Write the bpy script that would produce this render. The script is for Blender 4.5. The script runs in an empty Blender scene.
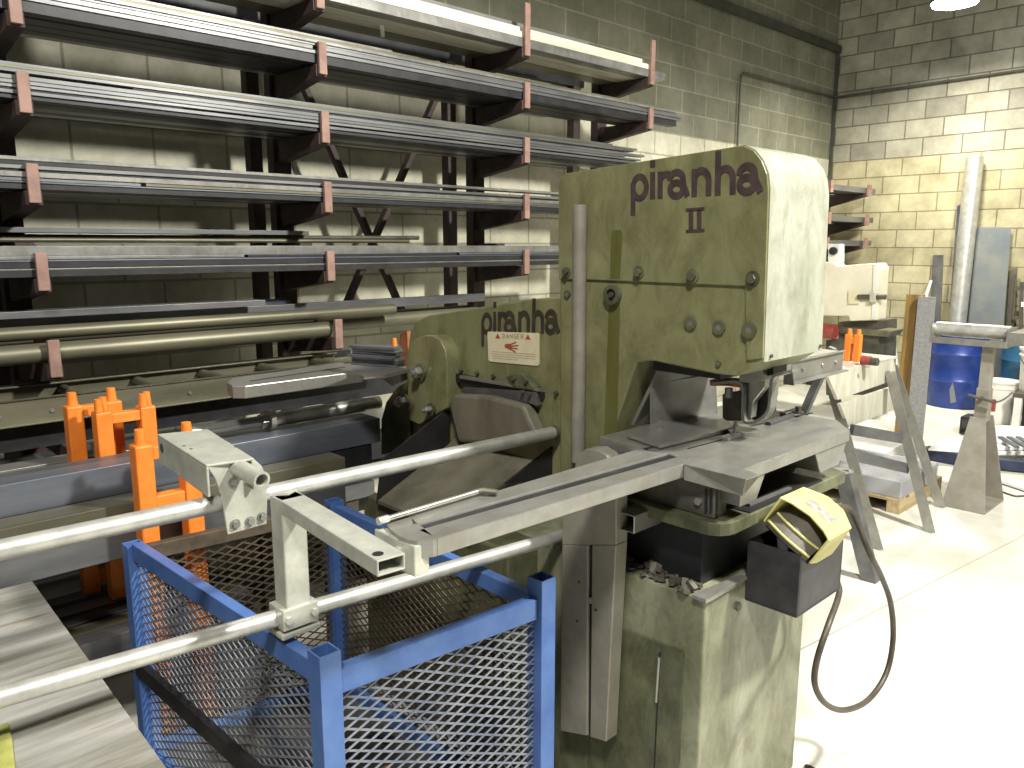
import bpy, bmesh, math, random
from mathutils import Vector, Matrix
random.seed(7)
C = bpy.context.scene.collection
SC = bpy.context.scene

# ------------------------------------------------------------------ camera
FPX, HC = 785.0, 1.65
PITCH, AZ = math.atan(139 / 785.0), math.radians(46.44)
FH = Vector((math.cos(AZ), math.sin(AZ), 0)); RT = Vector((math.sin(AZ), -math.cos(AZ), 0)); ZV = Vector((0, 0, 1))
FW = FH * math.cos(PITCH) - ZV * math.sin(PITCH); UP = FH * math.sin(PITCH) + ZV * math.cos(PITCH)
CAM = Vector((0, 0, HC))
cd = bpy.data.cameras.new('camera'); cam = bpy.data.objects.new('camera', cd); C.objects.link(cam)
cam.location = CAM; cam.rotation_euler = (math.pi / 2 - PITCH, 0, AZ - math.pi / 2)
cd.sensor_width = 36; cd.lens = FPX / 1024 * 36; cd.clip_start = 0.02
SC.camera = cam

def at(x, y, X=None, Y=None, Z=None):
    """the world point seen at a photo pixel on the plane X=, Y= or Z="""
    d = FW + RT * ((x - 512) / FPX) + UP * ((384 - y) / FPX)
    if X is not None: s = (X - CAM.x) / d.x
    elif Y is not None: s = (Y - CAM.y) / d.y
    else: s = (Z - CAM.z) / d.z
    return CAM + d * s

def ats(pts, **k): return [at(x, y, **k) for x, y in pts]

# ------------------------------------------------------------------ materials
def mat(name, c1, c2=None, rough=0.5, metal=0.0, scale=8.0, bump=0.0, c3=None, stretch=(1, 1, 1), lo=0.35, hi=0.65, emit=0, spec=0.5, grime=0.0):
    m = bpy.data.materials.new(name); m.use_nodes = True
    nt = m.node_tree; b = nt.nodes['Principled BSDF']
    b.inputs['Roughness'].default_value = rough; b.inputs['Metallic'].default_value = metal
    b.inputs['Specular IOR Level'].default_value = spec
    if emit:
        b.inputs['Emission Color'].default_value = (*c1, 1); b.inputs['Emission Strength'].default_value = emit
    if c2 is None:
        b.inputs['Base Color'].default_value = (*c1, 1)
        return m
    g = nt.nodes.new('ShaderNodeNewGeometry'); mp = nt.nodes.new('ShaderNodeMapping'); mp.inputs['Scale'].default_value = stretch
    nt.links.new(g.outputs['Position'], mp.inputs['Vector'])
    n = nt.nodes.new('ShaderNodeTexNoise'); n.inputs['Scale'].default_value = scale; n.inputs['Detail'].default_value = 6; n.inputs['Roughness'].default_value = 0.65
    nt.links.new(mp.outputs['Vector'], n.inputs['Vector'])
    r = nt.nodes.new('ShaderNodeValToRGB'); e = r.color_ramp.elements
    e[0].position = lo; e[0].color = (*c1, 1); e[1].position = hi; e[1].color = (*c2, 1)
    if c3:
        k = r.color_ramp.elements.new(min(hi + 0.08, 0.98)); k.color = (*c3, 1)
    nt.links.new(n.outputs['Fac'], r.inputs['Fac']); col_out = r.outputs['Color']
    if grime:     # blotchy dirt with a scale of its own
        n2 = nt.nodes.new('ShaderNodeTexNoise'); n2.inputs['Scale'].default_value = 11; n2.inputs['Detail'].default_value = 9; n2.inputs['Roughness'].default_value = 0.75; n2.inputs['Distortion'].default_value = 0.6
        mp2 = nt.nodes.new('ShaderNodeMapping'); mp2.inputs['Location'].default_value = (3.1, 7.7, 1.3); mp2.inputs['Scale'].default_value = (1, 1, 0.5); nt.links.new(g.outputs['Position'], mp2.inputs['Vector']); nt.links.new(mp2.outputs['Vector'], n2.inputs['Vector'])
        r2 = nt.nodes.new('ShaderNodeValToRGB'); k0 = 1 - grime; r2.color_ramp.elements[0].position = 0.36; r2.color_ramp.elements[0].color = (k0, k0 * .97, k0 * .9, 1); r2.color_ramp.elements[1].position = 0.58; r2.color_ramp.elements[1].color = (1.04, 1.04, 1.04, 1)
        mm = nt.nodes.new('ShaderNodeMix'); mm.data_type = 'RGBA'; mm.blend_type = 'MULTIPLY'; mm.inputs[0].default_value = 1
        nt.links.new(n2.outputs['Fac'], r2.inputs['Fac']); nt.links.new(r.outputs['Color'], mm.inputs[6]); nt.links.new(r2.outputs['Color'], mm.inputs[7]); col_out = mm.outputs[2]
    nt.links.new(col_out, b.inputs['Base Color'])
    if bump:
        bp = nt.nodes.new('ShaderNodeBump'); bp.inputs['Strength'].default_value = bump; bp.inputs['Distance'].default_value = 0.01
        nt.links.new(n.outputs['Fac'], bp.inputs['Height']); nt.links.new(bp.outputs['Normal'], b.inputs['Normal'])
    return m

def block_wall(name, horiz, low_a, low_b, high_a, high_b, mort_low, mort_high, split, bw=0.4):
    m = bpy.data.materials.new(name); m.use_nodes = True
    nt = m.node_tree; L = nt.links.new; b = nt.nodes['Principled BSDF']; b.inputs['Roughness'].default_value = 0.75
    g = nt.nodes.new('ShaderNodeNewGeometry'); s = nt.nodes.new('ShaderNodeSeparateXYZ'); L(g.outputs['Position'], s.inputs[0])
    c = nt.nodes.new('ShaderNodeCombineXYZ'); L(s.outputs[horiz], c.inputs[0])
    off = nt.nodes.new('ShaderNodeMath'); off.operation = 'SUBTRACT'; off.inputs[1].default_value = split; L(s.outputs['Z'], off.inputs[0]); L(off.outputs[0], c.inputs[1])
    def brick(a, bb, mo):
        t = nt.nodes.new('ShaderNodeTexBrick'); t.inputs['Scale'].default_value = 1; t.inputs['Brick Width'].default_value = bw; t.inputs['Row Height'].default_value = 0.2
        t.inputs['Mortar Size'].default_value = 0.008; t.inputs['Mortar Smooth'].default_value = 0.3
        t.inputs['Color1'].default_value = (*a, 1); t.inputs['Color2'].default_value = (*bb, 1); t.inputs['Mortar'].default_value = (*mo, 1)
        L(c.outputs[0], t.inputs['Vector']); return t
    lo = brick(low_a, low_b, mort_low); hi = brick(high_a, high_b, mort_high)
    gt = nt.nodes.new('ShaderNodeMath'); gt.operation = 'GREATER_THAN'; gt.inputs[1].default_value = split; L(s.outputs['Z'], gt.inputs[0])
    mx = nt.nodes.new('ShaderNodeMix'); mx.data_type = 'RGBA'; L(gt.outputs[0], mx.inputs[0]); L(lo.outputs['Color'], mx.inputs[6]); L(hi.outputs['Color'], mx.inputs[7])
    n = nt.nodes.new('ShaderNodeTexNoise'); n.inputs['Scale'].default_value = 2.2; n.inputs['Detail'].default_value = 8; n.inputs['Roughness'].default_value = 0.7; L(g.outputs['Position'], n.inputs['Vector'])
    rp = nt.nodes.new('ShaderNodeValToRGB'); rp.color_ramp.elements[0].position = 0.3; rp.color_ramp.elements[0].color = (0.55, 0.54, 0.5, 1); rp.color_ramp.elements[1].position = 0.65; rp.color_ramp.elements[1].color = (1.1, 1.1, 1.1, 1)
    L(n.outputs['Fac'], rp.inputs['Fac'])
    mu = nt.nodes.new('ShaderNodeMix'); mu.data_type = 'RGBA'; mu.blend_type = 'MULTIPLY'; mu.inputs[0].default_value = 1; L(mx.outputs[2], mu.inputs[6]); L(rp.outputs['Color'], mu.inputs[7])
    L(mu.outputs[2], b.inputs['Base Color'])
    bp = nt.nodes.new('ShaderNodeBump'); bp.inputs['Strength'].default_value = 0.5; bp.inputs['Distance'].default_value = 0.01; bp.invert = True
    L(lo.outputs['Fac'], bp.inputs['Height']); L(bp.outputs['Normal'], b.inputs['Normal'])
    return m

M = {}
M['green'] = mat('green_paint', (0.17, 0.172, 0.082), (0.26, 0.258, 0.132), 0.42, 0.0, 4.5, 0.03, stretch=(1, 1, 0.5), lo=0.3, hi=0.7, grime=.34)
M['green_worn'] = mat('worn_green_paint', (0.15, 0.155, 0.085), (0.27, 0.275, 0.19), 0.4, 0.0, 5, 0.05, c3=(0.34, 0.34, 0.27), stretch=(1, 1, 0.3), lo=0.3, hi=0.62, grime=.42)
M['pale_green'] = mat('lit_scuffed_paint', (0.31, 0.325, 0.25), (0.45, 0.46, 0.39), 0.36, 0.15, 5, 0.03, c3=(0.27, 0.29, 0.21), stretch=(1, 1, 0.4), lo=0.3, hi=0.66, grime=.3)
M['green_dark'] = mat('grimy_green_paint', (0.07, 0.075, 0.042), (0.15, 0.155, 0.085), 0.5, 0, 6, 0.05, grime=.45)
M['streak'] = mat('oil_streak', (0.085, 0.085, 0.02), (0.13, 0.135, 0.04), 0.3, 0, 9, stretch=(1, 1, 0.2))
M['steel'] = mat('machined_steel', (0.27, 0.265, 0.25), (0.40, 0.395, 0.37), 0.33, 0.62, 16, 0.01, stretch=(0.5, 1, 1), lo=0.25, hi=0.75, grime=.10)
M['stock_mid'] = mat('mid_grey_stock', (0.12, 0.122, 0.12), (0.24, 0.24, 0.23), 0.42, 0.5, 6, 0.02, stretch=(0.2, 1, 1))
M['stock_pale'] = mat('pale_stock', (0.17, 0.17, 0.165), (0.34, 0.335, 0.315), 0.4, 0.5, 6, 0.02, stretch=(0.2, 1, 1), grime=.3)
M['steel_dark'] = mat('mill_steel', (0.11, 0.115, 0.125), (0.22, 0.22, 0.22), 0.42, 0.6, 7, 0.02, stretch=(0.2, 1, 1))
M['steel_blue'] = mat('blue_grey_mill_steel', (0.10, 0.115, 0.15), (0.22, 0.235, 0.265), 0.4, 0.55, 6, 0.02, stretch=(0.15, 1, 1))
M['steel_light'] = mat('pale_steel', (0.22, 0.22, 0.21), (0.40, 0.395, 0.37), 0.38, 0.65, 6, 0.02, stretch=(0.2, 1, 1))
M['steel_olive'] = mat('dull_olive_steel', (0.105, 0.1, 0.066), (0.21, 0.195, 0.135), 0.45, 0.45, 6, 0.02, stretch=(0.2, 1, 1))
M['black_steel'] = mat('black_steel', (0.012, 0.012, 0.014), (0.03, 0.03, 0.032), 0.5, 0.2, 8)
M['galv'] = mat('galvanised_pipe', (0.46, 0.46, 0.43), (0.66, 0.65, 0.6), 0.4, 0.6, 14, 0.02)
M['cast'] = mat('silver_painted_steel', (0.40, 0.41, 0.36), (0.58, 0.58, 0.50), 0.42, 0.35, 12, 0.05)
M['primer'] = mat('red_brown_primer', (0.20, 0.115, 0.092), (0.31, 0.19, 0.155), 0.65, 0, 12, 0.05)
M['primer_dark'] = mat('dark_brown_primer', (0.03, 0.018, 0.018), (0.062, 0.036, 0.033), 0.65, 0, 12, 0.05)
M['blue'] = mat('blue_paint', (0.045, 0.105, 0.32), (0.09, 0.18, 0.42), 0.42, 0, 9, 0.03, c3=(0.2, 0.28, 0.4), lo=0.3, hi=0.72)
M['blue_worn'] = mat('worn_blue_grey_paint', (0.13, 0.155, 0.22), (0.27, 0.29, 0.33), 0.45, 0.2, 9, 0.03)
M['brown_mesh'] = mat('rusty_mesh', (0.055, 0.042, 0.03), (0.12, 0.09, 0.06), 0.6, 0.2, 14)
M['orange'] = mat('orange_paint', (0.72, 0.17, 0.015), (0.85, 0.27, 0.04), 0.5, 0, 12, 0.04, c3=(0.6, 0.35, 0.18), lo=0.3, hi=0.78)
M['yellow'] = mat('yellow_paint', (0.52, 0.47, 0.13), (0.72, 0.66, 0.28), 0.45, 0, 14, 0.03, c3=(0.45, 0.42, 0.25), lo=0.3, hi=0.75)
M['olive_yellow'] = mat('yellow_green_webbing', (0.25, 0.26, 0.06), (0.4, 0.4, 0.12), 0.6, 0, 30)
M['black'] = mat('black_plastic', (0.012, 0.012, 0.014), (0.022, 0.022, 0.025), 0.4, 0, 10)
M['blackbox'] = mat('black_painted_steel', (0.022, 0.022, 0.026), (0.05, 0.05, 0.055), 0.45, 0.1, 10)
M['cable'] = mat('brown_black_rubber', (0.045, 0.035, 0.025), (0.08, 0.065, 0.05), 0.45, 0, 20)
M['greyplate'] = mat('grey_label', (0.22, 0.22, 0.2), (0.4, 0.39, 0.34), 0.5, 0.2, 60)
M['ink'] = mat('brown_black_lettering', (0.03, 0.022, 0.018), (0.055, 0.045, 0.03), 0.5, 0, 30)
M['ink_purple'] = mat('purple_brown_lettering', (0.045, 0.028, 0.03), (0.075, 0.05, 0.05), 0.5, 0, 30)
M['cream'] = mat('cream_sign', (0.66, 0.6, 0.4), (0.74, 0.68, 0.48), 0.5, 0, 20)
M['signred'] = mat('red_brown_print', (0.38, 0.075, 0.04))
M['signgrey'] = mat('faded_print', (0.36, 0.3, 0.17))
M['rust'] = mat('orange_rust', (0.25, 0.09, 0.03), (0.42, 0.17, 0.07), 0.6, 0.1, 20, 0.05)
M['rustyplate'] = mat('rusty_brown_steel', (0.16, 0.10, 0.04), (0.42, 0.25, 0.06), 0.6, 0.1, 6, 0.04, stretch=(1, 5, 0.3))
M['greyplate_big'] = mat('grey_mill_plate', (0.25, 0.25, 0.26), (0.36, 0.36, 0.36), 0.5, 0.2, 40, 0.03)
M['bluegrey'] = mat('blue_grey_plate', (0.16, 0.19, 0.22), (0.27, 0.28, 0.25), 0.45, 0.3, 2.5, 0.02)
M['white'] = mat('white_plastic', (0.72, 0.71, 0.66), (0.8, 0.79, 0.74), 0.45, 0, 10)
M['whitefilm'] = mat('white_film', (0.74, 0.74, 0.72), (0.85, 0.85, 0.84), 0.35, 0, 10)
M['machinewhite'] = mat('off_white_paint', (0.70, 0.66, 0.52), (0.8, 0.76, 0.62), 0.45, 0, 5)
M['dim'] = mat('dark_grey_machine', (0.06, 0.055, 0.045), (0.12, 0.11, 0.085), 0.55, 0.2, 9)
M['redpaint'] = mat('dull_red_paint', (0.22, 0.035, 0.028), (0.34, 0.07, 0.055), 0.5, 0, 14)
M['drum'] = mat('blue_drum_paint', (0.012, 0.035, 0.20), (0.03, 0.065, 0.28), 0.35, 0.1, 8)
M['teal'] = mat('teal_paint', (0.02, 0.09, 0.18), (0.03, 0.12, 0.22), 0.4, 0, 8)
M['navy'] = mat('navy_paint', (0.018, 0.024, 0.06), (0.035, 0.045, 0.09), 0.4, 0.1, 10)
M['wood'] = mat('pale_wood', (0.36, 0.27, 0.14), (0.55, 0.44, 0.25), 0.65, 0, 6, 0.04, stretch=(0.4, 4, 4))
M['board'] = mat('pale_boards', (0.50, 0.46, 0.36), (0.72, 0.69, 0.6), 0.5, 0.1, 5, 0.03, c3=(0.55, 0.36, 0.2), stretch=(0.25, 2, 2), lo=0.35, hi=0.6)
M['benchtop'] = mat('streaked_steel_top', (0.24, 0.23, 0.19), (0.52, 0.51, 0.48), 0.36, 0.4, 2.6, 0.02, c3=(0.26, 0.19, 0.10), stretch=(0.6, 5, 1), lo=0.36, hi=0.60)
M['standgrey'] = mat('grey_brown_steel', (0.26, 0.24, 0.2), (0.34, 0.32, 0.27), 0.5, 0.25, 10, 0.02)
M['sawlight'] = mat('pale_worn_plate', (0.42, 0.41, 0.33), (0.66, 0.64, 0.54), 0.45, 0.2, 5, 0.03, stretch=(2, 1, 0.5))
M['floor'] = mat('concrete_floor', (0.54, 0.53, 0.45), (0.70, 0.69, 0.62), 0.55, 0, 2.2, 0.02)
M['conduit'] = mat('grey_conduit', (0.06, 0.06, 0.045), (0.10, 0.10, 0.08), 0.5, 0.3, 10)
M['joint'] = mat('floor_joint', (0.36, 0.34, 0.29), (0.44, 0.42, 0.36), 0.7, 0, 5)
M['jaw'] = mat('worn_brown_steel', (0.12, 0.112, 0.08), (0.22, 0.205, 0.15), 0.5, 0.2, 6, 0.03, stretch=(1, 1, 0.3))
M['beam'] = mat('dark_olive_beam', (0.035, 0.035, 0.025), (0.06, 0.06, 0.045), 0.6, 0, 6)
M['lamp'] = mat('lamp_glass', (0.93, 0.96, 1.0), emit=40)
M['film'] = bpy.data.materials.new('clear_wrap'); M['film'].use_nodes = True
_b = M['film'].node_tree.nodes['Principled BSDF']; _b.inputs['Base Color'].default_value = (0.9, 0.9, 0.92, 1); _b.inputs['Roughness'].default_value = 0.15; _b.inputs['Alpha'].default_value = 0.35
M['wall_left'] = block_wall('painted_block_left', 'X', (0.56, 0.545, 0.43), (0.60, 0.58, 0.46), (0.17, 0.17, 0.12), (0.215, 0.215, 0.155), (0.34, 0.33, 0.25), (0.30, 0.30, 0.22), 2.66)
M['wall_back'] = block_wall('painted_block_back', 'Y', (0.37, 0.335, 0.205), (0.46, 0.42, 0.27), (0.26, 0.25, 0.20), (0.40, 0.385, 0.30), (0.22, 0.19, 0.11), (0.14, 0.13, 0.10), 2.62)

# ------------------------------------------------------------------ mesh helpers
ORG = {}
def basis(d, up=None):
    d = Vector(d).normalized(); up = Vector(up) if up else ZV
    if abs(d.dot(up.normalized())) > 0.98: up = Vector((1, 0, 0)) if abs(d.x) < 0.9 else Vector((0, 1, 0))
    s = d.cross(up).normalized(); u = s.cross(d).normalized()
    return d, s, u

class MB:
    def __init__(self): self.bm = bmesh.new()
    def prism(self, pts, vec):
        vec = Vector(vec); a = [self.bm.verts.new(Vector(p)) for p in pts]; b = [self.bm.verts.new(Vector(p) + vec) for p in pts]
        self.bm.faces.new(a); self.bm.faces.new(b[::-1]); n = len(a)
        for i in range(n): self.bm.faces.new((a[i], b[i], b[(i + 1) % n], a[(i + 1) % n]))
        return self
    def loft(self, pa, pb):
        a = [self.bm.verts.new(Vector(p)) for p in pa]; b = [self.bm.verts.new(Vector(p)) for p in pb]
        self.bm.faces.new(a); self.bm.faces.new(b[::-1]); n = len(a)
        for i in range(n): self.bm.faces.new((a[i], b[i], b[(i + 1) % n], a[(i + 1) % n]))
        return self
    def box(self, x0, x1, y0, y1, z0, z1):
        return self.prism([(x0, y0, z0), (x1, y0, z0), (x1, y1, z0), (x0, y1, z0)], (0, 0, z1 - z0))
    def beam(self, p0, p1, w, h, up=None):
        p0, p1 = Vector(p0), Vector(p1); d, s, u = basis(p1 - p0, up)
        c = [p0 + s * a * w / 2 + u * b * h / 2 for a, b in ((-1, -1), (1, -1), (1, 1), (-1, 1))]
        return self.prism(c, p1 - p0)
    def channel(self, p0, p1, w, h, t, up=None, open_up=True):
        """hollow rectangular tube"""
        p0, p1 = Vector(p0), Vector(p1); d, s, u = basis(p1 - p0, up); v = p1 - p0
        def ring(k): return [p0 + s * a * (w / 2 - k) + u * b * (h / 2 - k) for a, b in ((-1, -1), (1, -1), (1, 1), (-1, 1))]
        return self._tube(ring(0), ring(t), v)
    def _tube(self, o, i, v):
        n = len(o); V = lambda L, k: [self.bm.verts.new(p + k) for p in L]
        z = Vector((0, 0, 0)); oa, ob, ia, ib = V(o, z), V(o, v), V(i, z), V(i, v)
        for k in range(n):
            j = (k + 1) % n
            self.bm.faces.new((oa[k], oa[j], ob[j], ob[k])); self.bm.faces.new((ia[j], ia[k], ib[k], ib[j]))
            self.bm.faces.new((oa[j], oa[k], ia[k], ia[j])); self.bm.faces.new((ob[k], ob[j], ib[j], ib[k]))
        return self
    def ring(self, p, d, r, seg):
        d, s, u = basis(d); return [Vector(p) + (s * math.cos(2 * math.pi * k / seg) + u * math.sin(2 * math.pi * k / seg)) * r for k in range(seg)]
    def cyl(self, p0, p1, r, seg=18, r2=None):
        p0, p1 = Vector(p0), Vector(p1); return self.loft(self.ring(p0, p1 - p0, r, seg), self.ring(p1, p1 - p0, r if r2 is None else r2, seg))
    def pipe(self, p0, p1, ro, ri, seg=20):
        p0, p1 = Vector(p0), Vector(p1); return self._tube(self.ring(p0, p1 - p0, ro, seg), self.ring(p0, p1 - p0, ri, seg), p1 - p0)
    def hexa(self, p, d, r, h): d = Vector(d).normalized(); return self.cyl(p, Vector(p) + d * h, r, 6)
    def sweep(self, pts, r, seg=10):
        pts = [Vector(p) for p in pts]; rings = []; ref = None
        for i, p in enumerate(pts):
            t = (pts[min(i + 1, len(pts) - 1)] - pts[max(i - 1, 0)]).normalized()
            if ref is None: _, s, u = basis(t)
            else:
                u = (ref - t * ref.dot(t)).normalized(); s = t.cross(u)
            ref = u; rings.append([self.bm.verts.new(p + (s * math.cos(2 * math.pi * k / seg) + u * math.sin(2 * math.pi * k / seg)) * r) for k in range(seg)])
        for a, b in zip(rings, rings[1:]):
            for k in range(seg): self.bm.faces.new((a[k], a[(k + 1) % seg], b[(k + 1) % seg], b[k]))
        self.bm.faces.new(rings[0][::-1]); self.bm.faces.new(rings[-1]); return self
    def lathe(self, c, prof, seg=28):
        c = Vector(c); R_ = [[self.bm.verts.new(c + Vector((r * math.cos(2 * math.pi * k / seg), r * math.sin(2 * math.pi * k / seg), z))) for k in range(seg)] for r, z in prof]
        for a, b in zip(R_, R_[1:]):
            for k in range(seg): self.bm.faces.new((a[k], a[(k + 1) % seg], b[(k + 1) % seg], b[k]))
        self.bm.faces.new(R_[0][::-1]); self.bm.faces.new(R_[-1]); return self
    def build(self, name, m, parent=None, bevel=0.0, smooth=False, origin=None):
        bmesh.ops.recalc_face_normals(self.bm, faces=self.bm.faces[:])
        if parent is not None: off = ORG[parent.name]
        else:
            off = Vector(origin) if origin is not None else None
            if off is None:
                vs = [v.co for v in self.bm.verts]; mn = Vector([min(v[i] for v in vs) for i in range(3)]); mx = Vector([max(v[i] for v in vs) for i in range(3)])
                off = Vector(((mn.x + mx.x) / 2, (mn.y + mx.y) / 2, mn.z))
        for v in self.bm.verts: v.co -= off
        me = bpy.data.meshes.new(name); self.bm.to_mesh(me); self.bm.free()
        me.materials.append(M[m] if isinstance(m, str) else m)
        if smooth:
            me.polygons.foreach_set('use_smooth', [True] * len(me.polygons)); me.set_sharp_from_angle(angle=math.radians(38))
        o = bpy.data.objects.new(name, me); C.objects.link(o)
        if parent is not None: o.parent = parent
        else: o.location = off
        ORG[o.name] = off.copy()
        if bevel:
            md = o.modifiers.new('bevel', 'BEVEL'); md.width = bevel; md.segments = 2; md.limit_method = 'ANGLE'; md.angle_limit = math.radians(35)
        return o

def thing(name, label, cat, loc, group=None):
    o = bpy.data.objects.new(name, None); C.objects.link(o); o.location = Vector(loc); ORG[o.name] = Vector(loc)
    o.empty_display_size = 0.1
    return tag(o, label, cat, group)
def tag(o, label, cat, group=None):
    o['label'] = label; o['category'] = cat
    if group: o['group'] = group
    return o
def struct(o): o['kind'] = 'structure'; return o
def lab(o, label): o['label'] = label; return o
def dup(root, delta, label):
    r = root.copy(); C.objects.link(r); r.location = root.location + Vector(delta); r['label'] = label
    for ch in list(root.children):
        c = ch.copy(); C.objects.link(c); c.parent = r
        for g in ch.children:
            d = g.copy(); C.objects.link(d); d.parent = c
    return r

def smooth_path(p, n=6):
    out = []
    for i in range(len(p) - 1):
        a, b_, c_, d_ = p[max(i - 1, 0)], p[i], p[i + 1], p[min(i + 2, len(p) - 1)]
        for k in range(n):
            t = k / n; out.append(0.5 * ((2 * b_) + (c_ - a) * t + (2 * a - 5 * b_ + 4 * c_ - d_) * t * t + (3 * b_ - a - 3 * c_ + d_) * t ** 3))
    return out + [p[-1]]

# ------------------------------------------------------------------ stroke lettering (flat, thickened strokes)
def arc(cx, cy, rx, ry, a0, a1, n=14):
    return [(cx + rx * math.cos(math.radians(a0 + (a1 - a0) * k / n)), cy + ry * math.sin(math.radians(a0 + (a1 - a0) * k / n))) for k in range(n + 1)]
def word_geo(mb, strokes, O, U, V, nrm, w, depth=0.0012):
    """strokes: list of polylines in (u, v); w stroke width in v units"""
    O, U, V, nrm = Vector(O), Vector(U), Vector(V), Vector(nrm)
    def P(u, v): return O + U * u + V * v
    lift = 0
    for st in strokes:
        for (a, b) in zip(st, st[1:]):
            dx, dy = b[0] - a[0], b[1] - a[1]; l = math.hypot(dx, dy)
            if l < 1e-6: continue
            px, py = -dy / l * w / 2, dx / l * w / 2; ex, ey = dx / l * w * 0.12, dy / l * w * 0.12
            q = [(a[0] - ex + px, a[1] - ey + py), (b[0] + ex + px, b[1] + ey + py), (b[0] + ex - px, b[1] + ey - py), (a[0] - ex - px, a[1] - ey - py)]
            lift += 1
            mb.prism([P(*t) for t in q], nrm * (depth + 0.00001 * lift))
PIR = []
PIR += [[(0.12, -0.62), (0.12, 0.62)], arc(0.50, 0.45, 0.37, 0.42, 180, -180, 26)]
PIR += [[(1.21, 0.0), (1.21, 0.98)], [(1.21, 1.22), (1.21, 1.44)]]
PIR += [[(1.62, 0), (1.62, 0.97)], arc(1.95, 0.55, 0.33, 0.33, 165, 70, 8)]
PIR += [arc(2.48, 0.28, 0.33, 0.25, 0, 360, 24), arc(2.48, 0.60, 0.35, 0.32, 170, 20, 12), [(2.80, 0.70), (2.86, 0.40), (3.04, 0.02)]]
PIR += [[(3.38, 0), (3.38, 0.95)], arc(3.73, 0.52, 0.35, 0.38, 180, 0, 14), [(4.08, 0.52), (4.08, 0)]]
PIR += [[(4.52, 0), (4.52, 1.52)], arc(4.87, 0.52, 0.35, 0.38, 180, 0, 14), [(5.22, 0.52), (5.22, 0)]]
PIR += [arc(5.86, 0.28, 0.33, 0.25, 0, 360, 24), arc(5.86, 0.60, 0.35, 0.32, 170, 20, 12), [(6.18, 0.70), (6.24, 0.40), (6.46, 0.02)]]
PW = 6.52
CAPS = {'D': [[(0, 0), (0, 1)], arc(0, 0.5, 0.6, 0.5, 90, -90, 10)], 'A': [[(0, 0), (0.33, 1), (0.66, 0)], [(0.13, 0.35), (0.53, 0.35)]],
        'N': [[(0, 0), (0, 1), (0.6, 0), (0.6, 1)]], 'G': [arc(0.38, 0.5, 0.36, 0.5, 50, 330, 14), [(0.7, 0.25), (0.7, 0.45), (0.42, 0.45)]],
        'E': [[(0.55, 0), (0, 0), (0, 1), (0.55, 1)], [(0, 0.5), (0.45, 0.5)]], 'R': [[(0, 0), (0, 1), (0.35, 1)], arc(0.35, 0.75, 0.22, 0.25, 90, -90, 8), [(0.35, 0.5), (0, 0.5)], [(0.3, 0.5), (0.6, 0)]]}

# ================================================================== SETTING
struct(MB().box(-2.5, 9.7, -3.5, 4.6, -0.1, 0).build('floor', 'floor', origin=(0, 0, 0)))
struct(MB().box(-2.5, 9.7, 4.44, 4.65, 0, 6.2).build('wall_left', 'wall_left', origin=(0, 4.4, 0)))
struct(MB().box(9.5, 9.75, -3.5, 4.44, 0, 6.2).build('wall_back', 'wall_back', origin=(9.6, 0, 0)))
struct(MB().box(-2.5, 9.75, -3.5, 4.6, 6.2, 6.3).build('ceiling', 'beam', origin=(3, 0, 6.2)))
struct(MB().box(3, 9.5, 4.39, 4.44, 3.86, 3.94).build('trim_1', 'beam'))                 # dark ledge high on the rack wall
cA, cB, cC = at(738, 150, Y=4.415), at(741, 72, Y=4.415), at(833, 97, Y=4.415)
struct(MB().sweep([Vector((cB.x, 4.415, .4)), Vector((cB.x, 4.415, cB.z - .12)), Vector((cB.x + .005, 4.415, cB.z - .04)), Vector((cB.x + .06, 4.415, cB.z)), Vector((cB.x + .2, 4.415, cB.z)), Vector((9.47, 4.415, cC.z))], 0.011, 8).build('trim_2', 'conduit', smooth=True))
struct(MB().sweep([(9.475, 4.40, cC.z), (9.475, -1, cC.z + .06)], 0.014, 8).build('trim_3', 'conduit', smooth=True))
struct(MB().box(9.465, 9.5, 4.405, 4.44, 0, 3.86).build('trim_4', 'conduit'))
# control joints sawn into the floor slab
j = MB(); j.beam((2.2, 1.45, 0.0004), (9.4, 0.55, 0.0004), 0.008, 0.0008); 
struct(j.build('trim_5', 'joint'))

# ================================================================== IRONWORKER
XM, XB, YE = 1.85, 2.18, 1.006
mach = thing('ironworker', 'green two-headed ironworker press with dark painted lettering standing in the middle of the shop', 'machine', (1.95, 1.5, 0))
# base cabinet with a door
b = MB().box(1.65, 2.215, 1.02, 1.80, 0, 0.755)
base = b.build('base_cabinet', 'green_worn', mach, 0.006)
p = MB().prism(ats([(600, 620), (684, 652.5), (678, 790), (585, 790)], X=1.648), (-0.004, 0, 0)); door = p.build('cabinet_door', 'green_dark', mach, 0.002)
h = MB().cyl(at(659, 657, X=1.641), at(656, 702, X=1.641), 0.0045, 10); h.build('hinge', 'steel', door, smooth=True)
g = MB().beam(at(660, 653, X=1.6435), at(653, 790, X=1.6435), 0.004, 0.003); g.build('door_seam', 'black_steel', door)
MB().prism(ats([(619, 631), (684, 654.5), (684, 657), (619, 634)], X=1.6475), (-0.002, 0, 0)).build('panel_seam', 'black_steel', mach)
MB().box(1.75, 2.215, 1.80, 2.72, 0, 0.62).build('shear_pedestal', 'green_dark', mach, 0.02)
f = MB(); f.hexa(at(737, 606, Y=1.02), (0, -1, 0), 0.012, 0.008); f.build('bolt', 'dim', mach)
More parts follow.
